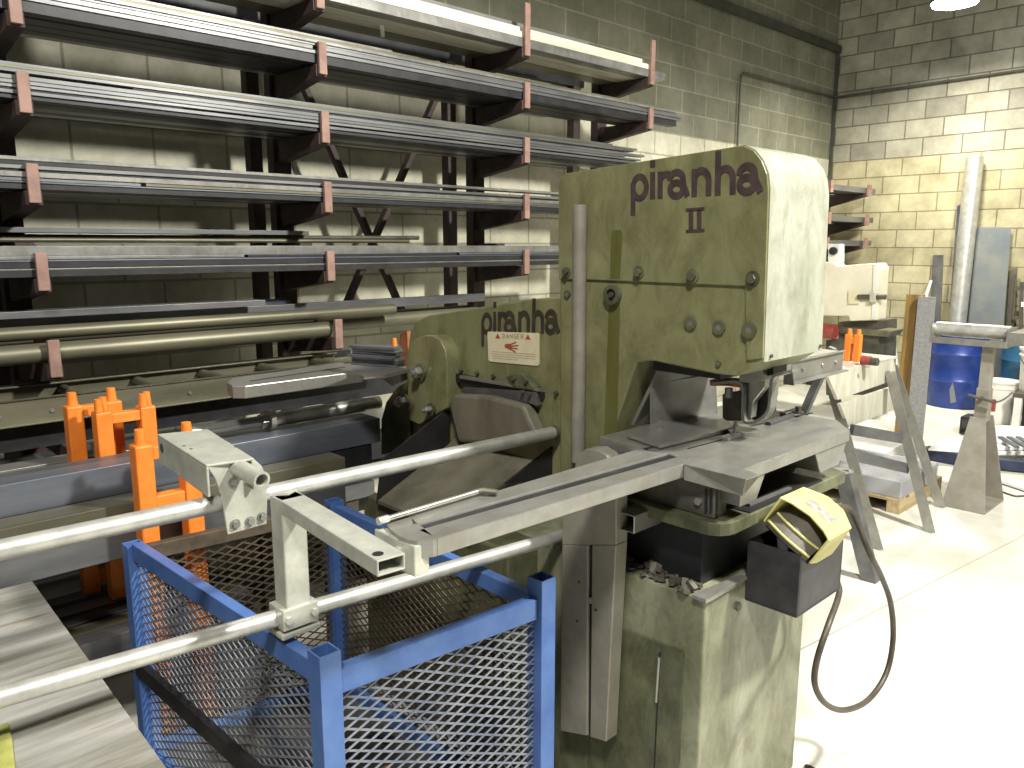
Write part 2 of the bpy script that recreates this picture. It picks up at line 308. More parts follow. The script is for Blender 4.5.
# recess between base and bolster, filled with oily machinery
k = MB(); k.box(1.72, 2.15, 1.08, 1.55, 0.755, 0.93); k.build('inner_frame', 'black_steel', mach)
kk = MB()
random.seed(3)
for i in range(70):
    x, y = 1.652 + random.random() * .06, 1.05 + random.random() * .38; w_ = .004 + random.random() * .014; a_ = random.random() * 3
    kk.beam((x, y, .757 + random.random() * .012), (x + w_ * 1.6 * math.cos(a_), y + w_ * 1.6 * math.sin(a_), .760 + w_ * random.random() * 1.5), w_, w_ * .7)
sw = lab(kk.build('swarf', 'dim', mach), 'oily dark metal scrap packed under the die table'); sw['kind'] = 'stuff' 
MB().channel(at(624, 522, X=1.60), at(624, 522, X=1.60) + Vector((0.12, 0, 0)), 0.068, 0.05, 0.004).build('tube_socket', 'steel', mach, 0.003)
MB().prism([(1.635, 1.008, 0.757), (1.66, 1.006, 0.757), (1.84, 1.01, 0.757), (1.84, 1.03, 0.757), (1.66, 1.05, 0.757), (1.635, 1.05, 0.757)], (0, 0, 0.011)).build('chip_tray', 'steel', mach, 0.002)
# bolster (green plate with a rounded corner)
bz = 0.925
pl = [(1.66, 1.46), (1.66, 1.05)] + [(1.72 + 0.06 * math.cos(math.radians(t)), 1.05 + 0.065 * math.sin(math.radians(t))) for t in (200, 225, 250, 270)] + [(2.36, 0.985), (2.36, 1.46)]
MB().prism([(x, y, bz) for x, y in pl], (0, 0, 0.035)).build('bolster_plate', 'green_dark', mach, 0.003)
MB().box(1.76, 2.32, 1.12, 1.42, 0.96, 1.02).build('table_pedestal', 'black_steel', mach)
# die table with T recess
tz, tt = 1.1, 0.035
top = ats([(613, 432), (680, 462), (729, 465)], Z=tz) + [Vector((1.69, 0.97, tz)), Vector((2.33, 0.97, tz)), Vector((2.42, 1.10, tz)), Vector((2.42, 1.46, tz))]
top = [Vector((1.72, 1.44, tz)), Vector((1.72, 0.97, tz)), Vector((2.33, 0.97, tz)), Vector((2.44, 1.06, tz)), Vector((2.44, 1.44, tz))]
t = MB(); t.prism(top, (0, 0, -tt))
t.prism([Vector((2.12, 0.975, tz - tt)), Vector((2.33, 0.975, tz - tt)), Vector((2.28, 0.975, 1.0)), Vector((2.16, 0.975, 1.0))], (0, 0.45, 0))
t.prism([Vector((1.72, 0.975, tz - tt)), Vector((1.84, 0.975, tz - tt)), Vector((1.80, 0.975, 1.0)), Vector((1.72, 0.975, 1.0))], (0, 0.45, 0))
MB().box(1.69, 1.75, 1.03, 1.40, 0.96, 1.064).build('side_block', 'dim', mach, .004)
table = t.build('die_table', 'steel', mach, 0.003)
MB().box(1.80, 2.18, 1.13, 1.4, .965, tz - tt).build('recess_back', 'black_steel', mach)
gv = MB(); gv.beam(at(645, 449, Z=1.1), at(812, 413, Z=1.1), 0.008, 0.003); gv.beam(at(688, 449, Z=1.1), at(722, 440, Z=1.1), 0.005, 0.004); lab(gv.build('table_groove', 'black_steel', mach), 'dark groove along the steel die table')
MB().box(1.80, 2.22, .992, 1.13, .9602, .963).build('recess_shade', 'black_steel', mach)  # black sheet added over the lit bolster top as shade in the recess
ln = MB(); ln.beam((1.84, 1.02, 0.967), (2.06, 1.015, 0.967), 0.012, 0.006); ln.build('slide_bar', 'steel_light', mach)
# tapped side block with a bolt
s_ = MB(); q = at(735, 503, X=1.66)
s_.hexa(at(699, 501, X=1.69), (-1, 0, 0), 0.011, 0.008); s_.build('bolt', 'steel_light', mach)
for px in (706, 711, 717):
    MB().beam(at(px, 489, X=1.688), at(px, 512, X=1.688), 0.006, 0.004).build('slot_mark', 'black_steel', mach)

# C frame (outline traced on its own plane, extruded to its real thickness)
ol = [(560, 640), (560, 186), (562, 178), (568, 173.5), (735, 147), (745, 146.3), (755, 151), (763, 161), (768, 174), (769.5, 190), (763.5, 360), (736, 376), (716, 374), (653, 361), (637, 363), (613, 432), (613, 640)]
fr = MB().prism(ats(ol, X=XM), (0.33, 0, 0)); frame = fr.build('press_frame', 'green', mach, 0.004, True)
# upper cover, 8 mm proud of the lower side plate
cv = [(560, 279), (560, 186), (562, 178), (568, 173.5), (735, 147), (745, 146.3), (755, 151), (763, 161), (768, 174), (769.5, 190), (764, 358), (747.5, 360), (746, 286), (588, 279.5)]
MB().prism([v + Vector((0, 0, 0)) for v in ats(cv, X=XM)], (-0.007, 0, 0)).build('head_cover', 'green', mach, 0.002)
# end plate on the narrow face; scuffed paint made pale to look brightly lit
pth = ats([(763.3, 362), (769.5, 190), (768, 174), (763, 161), (755, 151), (745, 146.3), (735, 147)], X=XM + .003)
def outward(i):
    a_, b_ = pth[max(i - 1, 0)], pth[min(i + 1, len(pth) - 1)]; t_ = (b_ - a_).normalized(); return Vector((0, -t_.z, t_.y)) if t_.z > .2 or True else t_
sgn = 1 if outward(0).y < 0 else -1
e2 = MB().prism([p_ + outward(i) * .003 * sgn for i, p_ in enumerate(pth)] + [p_ - outward(i) * .001 * sgn for i, p_ in reversed(list(enumerate(pth)))], (XB - XM - .006, 0, 0)).build('end_plate', 'pale_green', mach, 0, True)
sc = MB()
for px, py in ((771, 356), (820, 346)): sc.cyl(at(px, py, Y=YE - 0.004), at(px, py, Y=YE - 0.004) + Vector((0, -0.004, 0)), 0.005, 10)
sc.build('screw', 'dim', e2)
XF = XM - 0.007
for px, py, r, m in ((639, 272.5, .016, 'steel_olive'), (693, 276, .017, 'steel_olive'), (753, 278.5, .017, 'steel_olive'), (567, 272, .014, 'dim')):
    q = at(px, py, X=XF); b = MB(); b.cyl(q, q + Vector((-.004, 0, 0)), r * 1.15, 18); w = b.build('washer', 'green_dark', mach)
    b = MB(); b.hexa(q + Vector((-.004, 0, 0)), (-1, 0, 0), r * 0.8, 0.011); b.build('bolt', m, mach, 0.001)
for px, py, r in ((691, 323, .019), (719.5, 327.5, .019), (749.5, 330, .021), (719, 363, .008), (568, 294, .012)):
    q = at(px, py, X=XM if px != 749.5 else XF); b = MB(); b.pipe(q, q + Vector((-.007, 0, 0)), r, r * 0.45, 18); b.build('washer', 'green_dark', mach, smooth=True)
    b = MB(); b.cyl(q, q + Vector((-.006, 0, 0)), r * 0.5, 12); b.build('bolt', 'steel', mach)
q = at(614.5, 294.5, X=XM); b = MB(); b.pipe(q, q + Vector((-.018, 0, 0)), .03, .018, 22); b.build('pivot_boss', 'green_dark', mach, smooth=True)
b = MB(); b.cyl(q, q + Vector((-.008, 0, 0)), .018, 16); b.hexa(q + Vector((-.008, 0, 0)), (-1, 0, 0), .009, .012); b.build('pivot_pin', 'dim', mach)
MB().prism(ats([(611, 234), (613, 230), (621, 230), (622.5, 234), (620, 279), (610, 279)], X=XF), (-0.0006, 0, 0)).build('grease_streak', 'streak', mach)
MB().prism(ats([(609, 303), (620, 303), (617, 440), (604, 440)], X=XM), (-0.0006, 0, 0)).build('grease_streak', 'streak', mach)
# lettering
lt = MB(); O = at(631, 199.5, X=XF); U = (at(762, 191.5, X=XF) - O) / PW; V = (at(631, 175, X=XF) - O) / 0.97
word_geo(lt, PIR, O, U, V, (-1, 0, 0), 0.262); lab(lt.build('lettering', 'ink_purple', mach), 'dark piranha lettering on the tall head')
nm = MB(); O = at(686, 233, X=XF); U = at(704.5, 232, X=XF) - O; V = at(686, 208.5, X=XF) - O
for a, b_, c_, d_ in ((0, 1, 0, .13), (0, 1, .87, 1), (.16, .40, .1, .9), (.60, .84, .1, .9)):
    nm.prism([O + U * a + V * c_, O + U * b_ + V * c_, O + U * b_ + V * d_, O + U * a + V * d_], (-.0012, 0, 0))
lab(nm.build('numeral', 'ink_purple', mach), 'dark numeral II under the lettering')

# throat: grey inner plates, dark cavity, punch set
MB().prism([(XM + 0.06, 1.46, 1.1), (XB, 1.40, 1.1), (XB, 1.33, 1.30), (XM + 0.06, 1.36, 1.30)], (0, 0.012, 0)).build('throat_plate', 'steel', mach)
MB().box(XM + 0.02, XB - 0.03, 1.14, 1.365, 1.288, 1.32).build('throat_shade', 'black_steel', mach)  # black block added as the shade under the head
p0, p1 = at(650, 428, Z=1.103), at(718, 416, Z=1.103); up_ = Vector((0, 0, 1))
def on_line(px, py):   # height above the foot line of a plate standing on p0-p1
    n = (p1 - p0).cross(up_).normalized(); d = FW + RT * ((px - 512) / FPX) + UP * ((384 - py) / FPX)
    return CAM + d * ((p0 - CAM).dot(n) / d.dot(n))
MB().prism([on_line(*q) for q in ((650, 428), (650, 392), (654, 385), (661, 382), (716, 373.5), (718, 416))], (0.006, 0.006, 0)).build('back_guard', 'steel', mach, 0.002)
cp = ats([(615, 431), (666, 443), (736, 423), (715, 412), (650, 425)], Z=1.101)
cover = MB().prism(ats([(627, 434), (660, 445), (734, 427), (728, 412), (660, 420)], Z=1.114), (0, 0, -0.012)).build('stripper_plate', 'steel', mach, 0.003)
q = at(660, 428, Z=1.114); b = MB(); b.cyl(q, q + Vector((0, 0, .004)), .013, 14); b.cyl(q, q + Vector((0, 0, .022)), .007, 6); b.build('bolt', 'steel_light', mach)
q = at(735, 437, Z=1.1); b = MB(); b.box(q.x - .06, q.x + .05, q.y - .015, q.y + .015, 1.1, 1.110); b.build('clamp_bar', 'steel', mach, .002)
b = MB(); q = q + Vector((0, 0, .010)); b.cyl(q, q + Vector((0, 0, .005)), .016, 14); b.cyl(q, q + Vector((0, 0, .026)), .009, 6); b.cyl(q, q + Vector((0, 0, .036)), .005, 10); b.build('bolt', 'steel_light', mach)
q = at(790, 414, Z=1.1); b = MB(); b.box(q.x - .05, q.x + .05, q.y - .012, q.y + .012, 1.1, 1.112); b.build('clamp_bar', 'steel_dark', mach, .002)
q = at(798, 413, Z=1.112); b = MB(); b.cyl(q, q + Vector((0, 0, .006)), .018, 12); b.cyl(q, q + Vector((0, 0, .022)), .011, 6); b.build('bolt', 'dim', mach)
MB().beam(at(768, 424, Z=1.104), at(792, 416, Z=1.104), 0.018, 0.012).build('guide_bar', 'steel_dark', mach, .001)
# punch centre line
PX = 2.0
def px_box(name, pts, X, d, m, bev=.002): return MB().prism(ats(pts, X=X), (d, 0, 0)).build(name, m, mach, bev)
px_box('punch_ram', [(739, 355), (762, 352), (762, 381), (752, 383), (739, 382)], PX, .08, 'steel_light')
px_box('gap_shade', [(762, 354), (774, 352), (773, 375), (762, 377)], PX + .03, .08, 'black_steel')  # black block put in for the dark gap beside the ram
px_box('punch', [(748, 381), (765, 380), (764, 388), (757, 397), (753, 402), (751, 418), (747, 418), (748, 402)], PX + .02, .03, 'steel')
px_box('cavity_shade', [(753, 398), (768, 386), (768, 413), (757, 421), (752, 421)], PX + .06, .05, 'black_steel')  # black block added for the shaded cavity behind the punch
px_box('stripper_arm', [(722, 394), (739, 391), (741, 421), (726, 421), (722, 418)], PX + .03, .06, 'dim', .004)
px_box('stripper_foot', [(709, 380), (726, 378.5), (741, 380), (741, 388), (728, 386), (710, 386)], PX + .012, .03, 'rust')
ub = MB(); up_ = smooth_path([at(*q, X=PX) for q in ((712, 384), (730, 382), (739, 383), (742.5, 389), (742.5, 416), (746, 423), (757, 421), (767, 412), (770, 397), (772, 379), (777, 374.5), (792, 371))], 4)
for a, b_ in zip(up_, up_[1:]):
    n_ = (b_ - a).cross(Vector((1, 0, 0))).normalized() * .004; ub.prism([a - n_, b_ - n_, b_ + n_, a + n_], (.035, 0, 0))
lab(ub.build('stripper_bracket', 'steel_light', mach), 'bent pale steel strap around the punch')
q = at(729, 388, X=PX + .005); MB().cyl(q, q - ZV * .028, .012, 8).build('bolt', 'steel_light', mach)
MB().cyl((2.06, 1.17, 1.1), (2.06, 1.17, 1.112), .05, 28).build('die', 'steel', mach, smooth=True)
# channel bracket reaching out at the back
cb = MB(); q0, q1 = at(797, 374, Y=1.10), at(852, 361, Y=1.10)
for dz0, dz1, dy0, dy1 in ((-.036, -.030, .008, .036), (.030, .034, .022, .036), (-.030, .030, .030, .036)):
    cb.prism([q0 + Vector((0, dy0, dz0)), q1 + Vector((0, dy0, dz0)), q1 + Vector((0, dy1, dz0)), q0 + Vector((0, dy1, dz0))], (0, 0, dz1 - dz0))
cb.prism([q0 + Vector((-.006, .004, -.036)), q0 + Vector((-.006, .04, -.036)), q0 + Vector((-.006, .04, .034)), q0 + Vector((-.006, .016, .034))], (.006, 0, 0))
cb.box(q0.x - .22, q0.x - .006, q0.y + .015, q0.y + .055, q0.z - .0, q0.z + .03)
for k in (.25, .6, .85): q = q0.lerp(q1, k) + Vector((0, .030, .0)); cb.cyl(q, q + Vector((0, -.006, 0)), .007, 8)
cb.build('channel_bracket', 'steel', mach, .002)

# round bar and folded slotted arm on the left of the frame
MB().cyl(at(580, 205, X=1.81), at(578, 462, X=1.81), 0.0215, 22).build('support_bar', 'standgrey', mach, .002, True)
sl = MB(); XA = 1.58
sl.prism(ats([(562, 545), (588, 545), (587, 736), (560, 731)], X=XA), (.05, 0, 0)); sl.prism(ats([(592, 545), (616, 545), (606, 742), (590, 737)], X=XA), (.05, 0, 0))
sl.prism(ats([(562, 545), (562, 490), (616, 482), (616, 545)], X=XA), (.05, 0, 0)); sl.prism(ats([(588, 604), (592, 604), (592, 598), (588, 597)], X=XA), (.05, 0, 0))
sl.prism(ats([(574, 470), (577, 455), (586, 449), (596, 449), (606, 455), (611, 464), (612, 486), (573, 492)], X=XA + .06), (.05, 0, 0))
arm2 = sl.build('slotted_arm', 'standgrey', mach, .003); lab(arm2, 'slotted steel arm folded down against the base')
MB().prism(ats([(586, 545), (594, 545), (593, 735), (585, 733)], X=XA + .008), (.03, 0, 0)).build('slot_shade_back', 'black_steel', arm2)  # black strip set shallow as the shade inside the slot
hp = MB()
for px, py in ((579, 582), (577, 621), (596, 610)): q = at(px, py, X=XA); hp.cyl(q, q + Vector((-.002, 0, 0)), .004, 8)
hp.build('screw', 'dim', arm2)
MB().box(1.632, 1.66, 1.30, 1.44, .25, 1.02).build('arm_hanger', 'green_dark', mach, .003)
# fence arm reaching towards the camera, with a slot
fa = MB(); dn = Vector((0, 0, -.036))
fa.prism(ats([(386, 523.5), (390, 529), (399, 536), (408, 539.5), (417, 541), (433, 539.5), (437, 538.5), (410, 516)], Z=1.1), dn)
fa.prism(ats([(410, 516), (412, 525.2), (668, 453.2), (638, 449)], Z=1.1), dn)
fa.prism(ats([(418, 530), (437, 538.5), (684, 464), (690, 459), (677, 456.8)], Z=1.1), dn)
fa.prism(ats([(668, 453.2), (677, 456.8), (690, 459), (700, 455), (640, 447)], Z=1.1), dn)
farm = fa.build('fence_arm', 'steel', mach, .002)
MB().prism(ats([(409, 523), (420, 532), (680, 458), (666, 451)], Z=1.0945), (0, 0, -.02)).build('slot_shade_floor', 'black_steel', farm)  # raised black strip stands in for the shade in the slot
# T shaped end piece where the fence meets the table
th = MB(); tp = ats([(684, 464), (746.5, 479.5), (761, 475), (700, 452)], Z=1.1005); bt = [v + Vector((0.03, 0.02, -.05)) for v in tp]
bt = [tp[0] + Vector((0, 0, -.042)), tp[1] + Vector((.05, .035, -.062)), tp[2] + Vector((.02, .05, -.062)), tp[3] + Vector((0, 0, -.042))]
th.loft(tp, bt); th.build('fence_head', 'steel', mach, .002)

# shear half: body, pivot arch, blade slot, sign, chute
XSB = 1.862
so = [(562, 640), (562, 296.4), (526.5, 299.5), (478, 307.5), (429, 315), (417, 321), (410, 332), (408, 350), (408, 470), (440, 640)]
MB().prism(ats(so, X=XSB), (0.30, 0, 0)).build('shear_body', 'green', mach, .006, True)
ar = [(409, 420), (406, 360), (409, 345), (415, 339), (424, 335.5), (432, 335.5), (440, 340), (445, 350), (447, 365), (447, 408), (419, 425)]
MB().prism(ats(ar, X=1.80), (0.065, 0, 0)).build('pivot_arch', 'green', mach, .004, True)
for px, py, r, rw in ((421, 372, .024, .034), (405, 401, .022, .032), (432, 409, .015, .024)):
    q = at(px, py, X=1.798); b = MB(); b.cyl(q, q + Vector((-.008, 0, 0)), rw, 20); b.build('washer', 'green_dark', mach, smooth=True)
    b = MB(); b.hexa(q + Vector((-.008, 0, 0)), (-1, 0, 0), r, .028); b.cyl(q + Vector((-.03, 0, 0)), q + Vector((-.05, 0, 0)), r * .5, 12); b.build('pivot_nut', 'steel', mach, .002)
lt = MB(); O = at(481.5, 333, X=XSB); U = (at(559.5, 332.6, X=XSB) - O) / PW; V = (at(481.5, 313, X=XSB) - O) / 0.97
word_geo(lt, PIR, O, U, V, (-1, 0, 0), 0.25); lab(lt.build('lettering', 'ink', mach), 'dark piranha lettering above the warning sign')
XG = XSB - .003
sg = MB().prism(ats([(489, 331.5), (538, 333), (539.5, 334.5), (539.5, 364), (538, 365.8), (491, 361.5), (489, 360), (488, 333)], X=XSB), (-.003, 0, 0))
sign = sg.build('warning_sign', 'cream', mach, .0)
def sq(u, v):    # sign coordinates 0..1
    a, b_, c_, d_ = ats([(488, 361.5), (540, 366), (540, 332.5), (488, 331.3)], X=XG)
    return (a * (1 - u) + b_ * u) * (1 - v) + (d_ * (1 - u) + c_ * u) * v
tr = MB()
for u in (.20, .78): tr.prism([sq(u - .05, .78), sq(u + .05, .78), sq(u, .94)], (-.0008, 0, 0))
tr.build('warning_triangle', 'signred', sign)
hd = MB(); hd.prism([sq(.34, .60), sq(.44, .63), sq(.47, .52), sq(.45, .43), sq(.34, .50)], (-.0008, 0, 0))
for a, b_ in (((.45, .60), (.56, .68)), ((.46, .55), (.60, .58)), ((.46, .50), (.59, .47)), ((.45, .46), (.55, .37))):
    A, B = sq(*a), sq(*b_); hd.beam(A, B, .0045, .0016, up=(1, 0, 0))
hd.build('hand_symbol', 'signred', sign)
dg = MB(); x = 0
strokes = []
for ch in 'DANGER':
    strokes += [[(x + a, b_) for a, b_ in st] for st in CAPS[ch]]; x += 0.95
O = sq(.30, .80); word_geo(dg, strokes, O, (sq(.70, .80) - O) / (x - .3), sq(.30, .93) - O, (-1, 0, 0), .18, .0006); dg.build('danger_word', 'signgrey', sign)
tx = MB()
for v in (.34, .27, .20, .13): tx.beam(sq(.08, v), sq(.92 if v != .13 else .6, v), .0016, .0012, up=(1, 0, 0))
tx.build('small_print', 'signgrey', sign)
# blade slot
MB().prism(ats([(459, 373), (545, 392), (545, 398), (459, 381)], X=XSB), (-.02, 0, 0)).build('blade_slot', 'black_steel', mach)
MB().prism(ats([(470, 386), (543, 391), (543, 405), (535, 402), (466, 391)], X=XSB), (-.03, 0, 0)).build('shear_blade', 'steel_dark', mach, .002)
MB().prism(ats([(462, 378), (541, 391), (541, 388), (462, 375)], X=XSB - .02), (-.012, 0, 0)).build('blade_edge', 'steel', mach)
MB().prism(ats([(512, 376), (524, 372), (529, 373), (541, 386), (540, 389), (520, 385)], X=XSB - .001), (-.035, 0, 0)).build('hold_down', 'green_dark', mach, .003)
for px, py in ((462, 370), (478, 373), (494, 376), (515, 378), (527, 381), (557, 393), (490, 386), (506, 390), (523, 392), (530, 394)):
    q = at(px, py, X=XSB - (.036 if 512 < px < 545 else .002)); b = MB(); b.hexa(q, (-1, 0, 0), .008, .010); b.build('bolt', 'dim', mach)
MB().prism(ats([(466, 392), (500, 394), (535, 403), (540, 415), (552, 440), (470, 440), (460, 400)], X=XSB), (-.06, 0, 0)).build('lower_jaw', 'jaw', mach, .012)
# chute: two dark cheeks and a sloping tray
cl = ats([(381, 460), (448, 407), (448, 441), (376, 503)], Y=2.28)
MB().prism(cl, (0, -.008, 0)).build('chute_cheek', 'black_steel', mach)
cr = ats([(505, 484), (557, 443), (557, 478)], Y=1.76)
MB().prism(cr, (0, .008, 0)).build('chute_cheek', 'black_steel', mach)
MB().prism([(1.862, 2.27, .92), (1.50, 2.27, .755), (1.50, 1.77, .755), (1.862, 1.77, .92)], (0, 0, -.012)).build('chute_tray', 'jaw', mach)
MB().prism(ats([(381, 455), (381, 420), (386, 402), (396, 388), (409, 380), (409, 450)], X=1.84), (.1, 0, 0)).build('shear_cheek', 'green_dark', mach, .004)
hs = MB(); hs.prism([(1.52, 1.62, 0), (1.52, 2.40, 0), (1.52, 2.40, .70), (1.52, 2.36, .75), (1.52, 1.62, .75)], (.36, 0, 0)); hs.build('chute_housing', 'green_dark', mach, .01)
# back stop ledge and scrap guard at the far end
MB().prism(ats([(400, 334), (407, 331), (408.5, 364), (399, 367), (399, 345)], X=1.93), (.02, 0, 0)).build('end_guard', 'rust', mach)
MB().prism(ats([(340, 370), (372, 364), (409, 369), (385, 375)], Z=1.20), (0, 0, -.012)).build('side_table', 'steel_light', mach)
MB().prism(ats([(372, 372), (407, 371), (407, 380), (392, 386)], X=1.98), (.03, 0, 0)).build('side_table_bracket', 'dim', mach)
# black box bracket holding the pedal
bx0, bx1, by0, by1, bz0, bz1 = 1.845, 2.10, .868, 1.018, .695, .868
pb = MB(); w = .006
pb.box(bx0, bx1, by0, by1, bz0, bz0 + w); pb.box(bx0, bx0 + w, by0, by1, bz0 + w, bz1); pb.box(bx1 - w, bx1, by0, by1, bz0 + w, bz1); pb.box(bx0 + w, bx1 - w, by0, by0 + w, bz0 + w, bz1); pb.box(bx0 + w, bx1 - w, by1 - w, by1, bz0 + w, bz1)
lab(pb.build('pedal_holder', 'blackbox', mach, .002), 'black steel box bolted to the base')

# ================================================================== FOOT PEDAL in the box
l = Vector((1, 0, 0)); wv = Vector((0, -.86, -.5)).normalized(); hv = Vector((0, .5, -.86)).normalized()
P0 = at(780, 497, X=1.862); W = (at(830, 540, X=1.862) - P0).length; hh = .11
ped = thing('foot_pedal', 'yellow hooded foot pedal tipped into the black box on the press', 'foot pedal', P0 + hv * hh + l * .07)
def pp(a, b_, c_): return P0 + l * a + wv * (b_ * W) + hv * c_
hood = MB(); tk = hv * .006
hood.prism([pp(0, 0, 0), pp(.02, .18, 0), pp(.034, .5, 0), pp(.02, .82, 0), pp(0, 1, 0), pp(.13, 1, 0), pp(.15, .82, 0), pp(.18, .66, 0), pp(.18, .34, 0), pp(.15, .18, 0), pp(.13, 0, 0)], tk)
hood.prism([pp(0, 0, 0), pp(.13, 0, 0), pp(.15, 0, hh), pp(.06, 0, hh), pp(.0, 0, hh * .8)], wv * .006); hood.prism([pp(0, 1, 0), pp(.13, 1, 0), pp(.15, 1, hh), pp(.06, 1, hh), pp(.0, 1, hh * .8)], wv * -.006)
hood.prism([pp(.176, .3, 0), pp(.176, .7, 0), pp(.176, .7, hh), pp(.176, .3, hh)], l * -.006)
hood.prism([pp(.13, 0, 0), pp(.176, .3, 0), pp(.176, .3, hh), pp(.13, 0, hh)], l * -.006); hood.prism([pp(.13, 1, 0), pp(.176, .7, 0), pp(.176, .7, hh), pp(.13, 1, hh)], l * -.006)
hood.build('hood', 'yellow', ped, .002)
MB().prism([pp(.065, .25, -.0008), pp(.11, .25, -.0008), pp(.11, .78, -.0008), pp(.065, .78, -.0008)], hv * .001).build('label_plate', 'greyplate', ped)
MB().prism([pp(.02, .05, hh - .02), pp(.02, .95, hh - .02), pp(.16, .8, hh - .02), pp(.16, .2, hh - .02)], hv * .02).build('pedal_base', 'black', ped, .003)
tr_ = MB(); arcp = [pp(-.005 - .018 * math.sin(math.pi * t / 8), .08 + .84 * t / 8, .075 - .006 * math.sin(math.pi * t / 8)) for t in range(9)]
arcq = [v + l * .09 - hv * .05 for v in arcp]
for a, b_, c_, d_ in zip(arcp, arcp[1:], arcq[1:], arcq): tr_.prism([a, b_, c_, d_], hv * .012)
tread = tr_.build('tread', 'dim', ped)
MB().sweep([v - hv * .002 for v in arcp], .0035, 6).build('tread_edge', 'yellow', tread, smooth=True)
MB().sweep([v + l * .03 - hv * .02 for v in arcp], .0035, 6).build('tread_edge', 'yellow', tread, smooth=True)
YC = .84
cpts = [pp(.178, .5, .03), at(850, 510, Y=.90), at(870, 554, Y=YC), at(882, 578, Y=YC), at(891, 605, Y=YC), at(893, 640, Y=YC), at(886, 674, Y=YC), at(868, 700, Y=YC), at(845, 710, Y=YC), at(826, 704, Y=YC), at(815, 685, Y=YC), at(817, 660, Y=YC), at(828, 626, Y=YC), at(838, 598, Y=YC + .03), at(838, 584, Y=YC + .06), Vector((2.11, .93, .78)), Vector((2.105, .95, .80))]
lab(MB().sweep(smooth_path(cpts), .0085, 10).build('pedal_cable', 'cable', ped, smooth=True), 'dark rubber cable hanging in a loop')
# thin cable along the floor by the base
tag(MB().sweep(smooth_path([Vector((2.24, .98, .006)), at(806, 766, Z=.006), at(815, 770, Z=.006), at(835, 790, Z=.006), at(850, 830, Z=.006)]), .006, 8).build('floor_cable', 'cable', smooth=True), 'thin dark cable lying on the floor at the foot of the press', 'cable')

# ================================================================== LENGTH STOP on two pipes
UA, UB = at(-30, 556.5, Y=1.71), at(556, 432, Y=1.72); UA.z = UA.z - .0; 
ga = thing('stop_gauge', 'pair of long galvanised pipes carrying silver brackets, reaching left from the press', 'stop gauge', (.8, 1.5, .75))
c_up = lambda px, py0, py1, Y: (at(px, py0, Y=Y) + at(px, py1, Y=Y)) / 2
A = c_up(0, 537, 563, 1.70); B = c_up(553, 426, 439, 1.73); d = (B - A).normalized()
MB().cyl(A - d * .5, B, .0205, 24).build('rail_pipe', 'galv', ga, smooth=True)
b = MB(); b.cyl(B - d * .02, B + d * .005, .014, 16); b.cyl(B - d * .004, B + d * .012, .0225, 20); b.build('pipe_socket', 'dim', ga, smooth=True)
A2 = c_up(0, 684, 711, 1.50); B2 = c_up(500, 546, 561, 1.51); d2 = (B2 - A2).normalized()
MB().cyl(A2 - d2 * .4, A2 + d2 * ((1.648 - A2.x) / d2.x), .0185, 24).build('rail_pipe', 'galv', ga, smooth=True)
# leg on the lower pipe, cross tube and end block
def on_pipe(px, A, d, Y):  # the pipe's centre where it crosses photo column px
    p = at(px, 500, Y=Y); k = (p.x - A.x) / d.x; return A + d * k
lc = on_pipe(287, A2, d2, 1.505)
ztop = at(280, 497, Y=lc.y).z
MB().box(lc.x - .027, lc.x + .03, lc.y - .027, lc.y + .027, lc.z + .015, ztop).build('leg', 'cast', ga, .004)
ct = MB(); yb = at(392, 565, Z=ztop - .0).y
tc = Vector((lc.x + .03, 0, ztop - .026))
e0 = at(378, 562, Z=ztop); e1 = at(404, 552, Z=ztop); xc = (e0.x + e1.x) / 2; ye = (e0.y + e1.y) / 2
ct.channel((xc, ye, ztop - .015), (lc.x + .005, lc.y + .02, ztop - .015), .056, .03, .004)
ctube = ct.build('cross_tube', 'cast', ga, .002)
q = at(378, 554, Z=ztop); MB().cyl(q, q + Vector((0, 0, .0012)), .010, 16).build('bolt_hole', 'black_steel', ctube)
wl = MB(); wl.sweep([Vector((lc.x - .02, lc.y + .02, ztop)), Vector((lc.x + .0, lc.y - .0, ztop + .002)), Vector((lc.x + .03, lc.y + .02, ztop))], .006, 8); wl.build('weld_bead', 'cast', ctube, smooth=True)
cl_ = MB(); cl_.box(lc.x - .045, lc.x + .05, lc.y - .035, lc.y + .035, lc.z - .038, lc.z - .026); cl_.box(lc.x - .04, lc.x + .045, lc.y - .033, lc.y + .033, lc.z - .02, lc.z + .028)
clamp = cl_.build('pipe_clamp', 'cast', ga, .003)
cbm = MB()
for sx in (-.028, .034):
    cbm = MB(); cbm.hexa((lc.x + sx, lc.y - .033, lc.z + .004), (0, -1, 0), .009, .006); cbm.build('clamp_bolt', 'cast', clamp)
bk = ats([(383, 525.5), (411, 545), (427, 541), (399, 537), (388, 528)], Z=1.094)
eb = MB(); y0_, y1_ = at(420, 545, Z=1.092).y, at(383, 526, Z=1.092).y; xb = at(412, 546, Z=1.092).x
eb.prism([(xb, y0_, 1.092), (xb + .036, y0_, 1.092), (xb + .036, y1_ - .03, 1.092), (xb + .01, y1_, 1.092), (xb, y1_, 1.092)], (0, 0, -.062)); eblk = eb.build('end_block', 'cast', ga, .003)
MB().cyl((xb - .035, y0_ + .05, 1.07), (xb + .01, y0_ + .05, 1.07), .010, 14).build('block_bolt', 'cast', eblk, smooth=True)
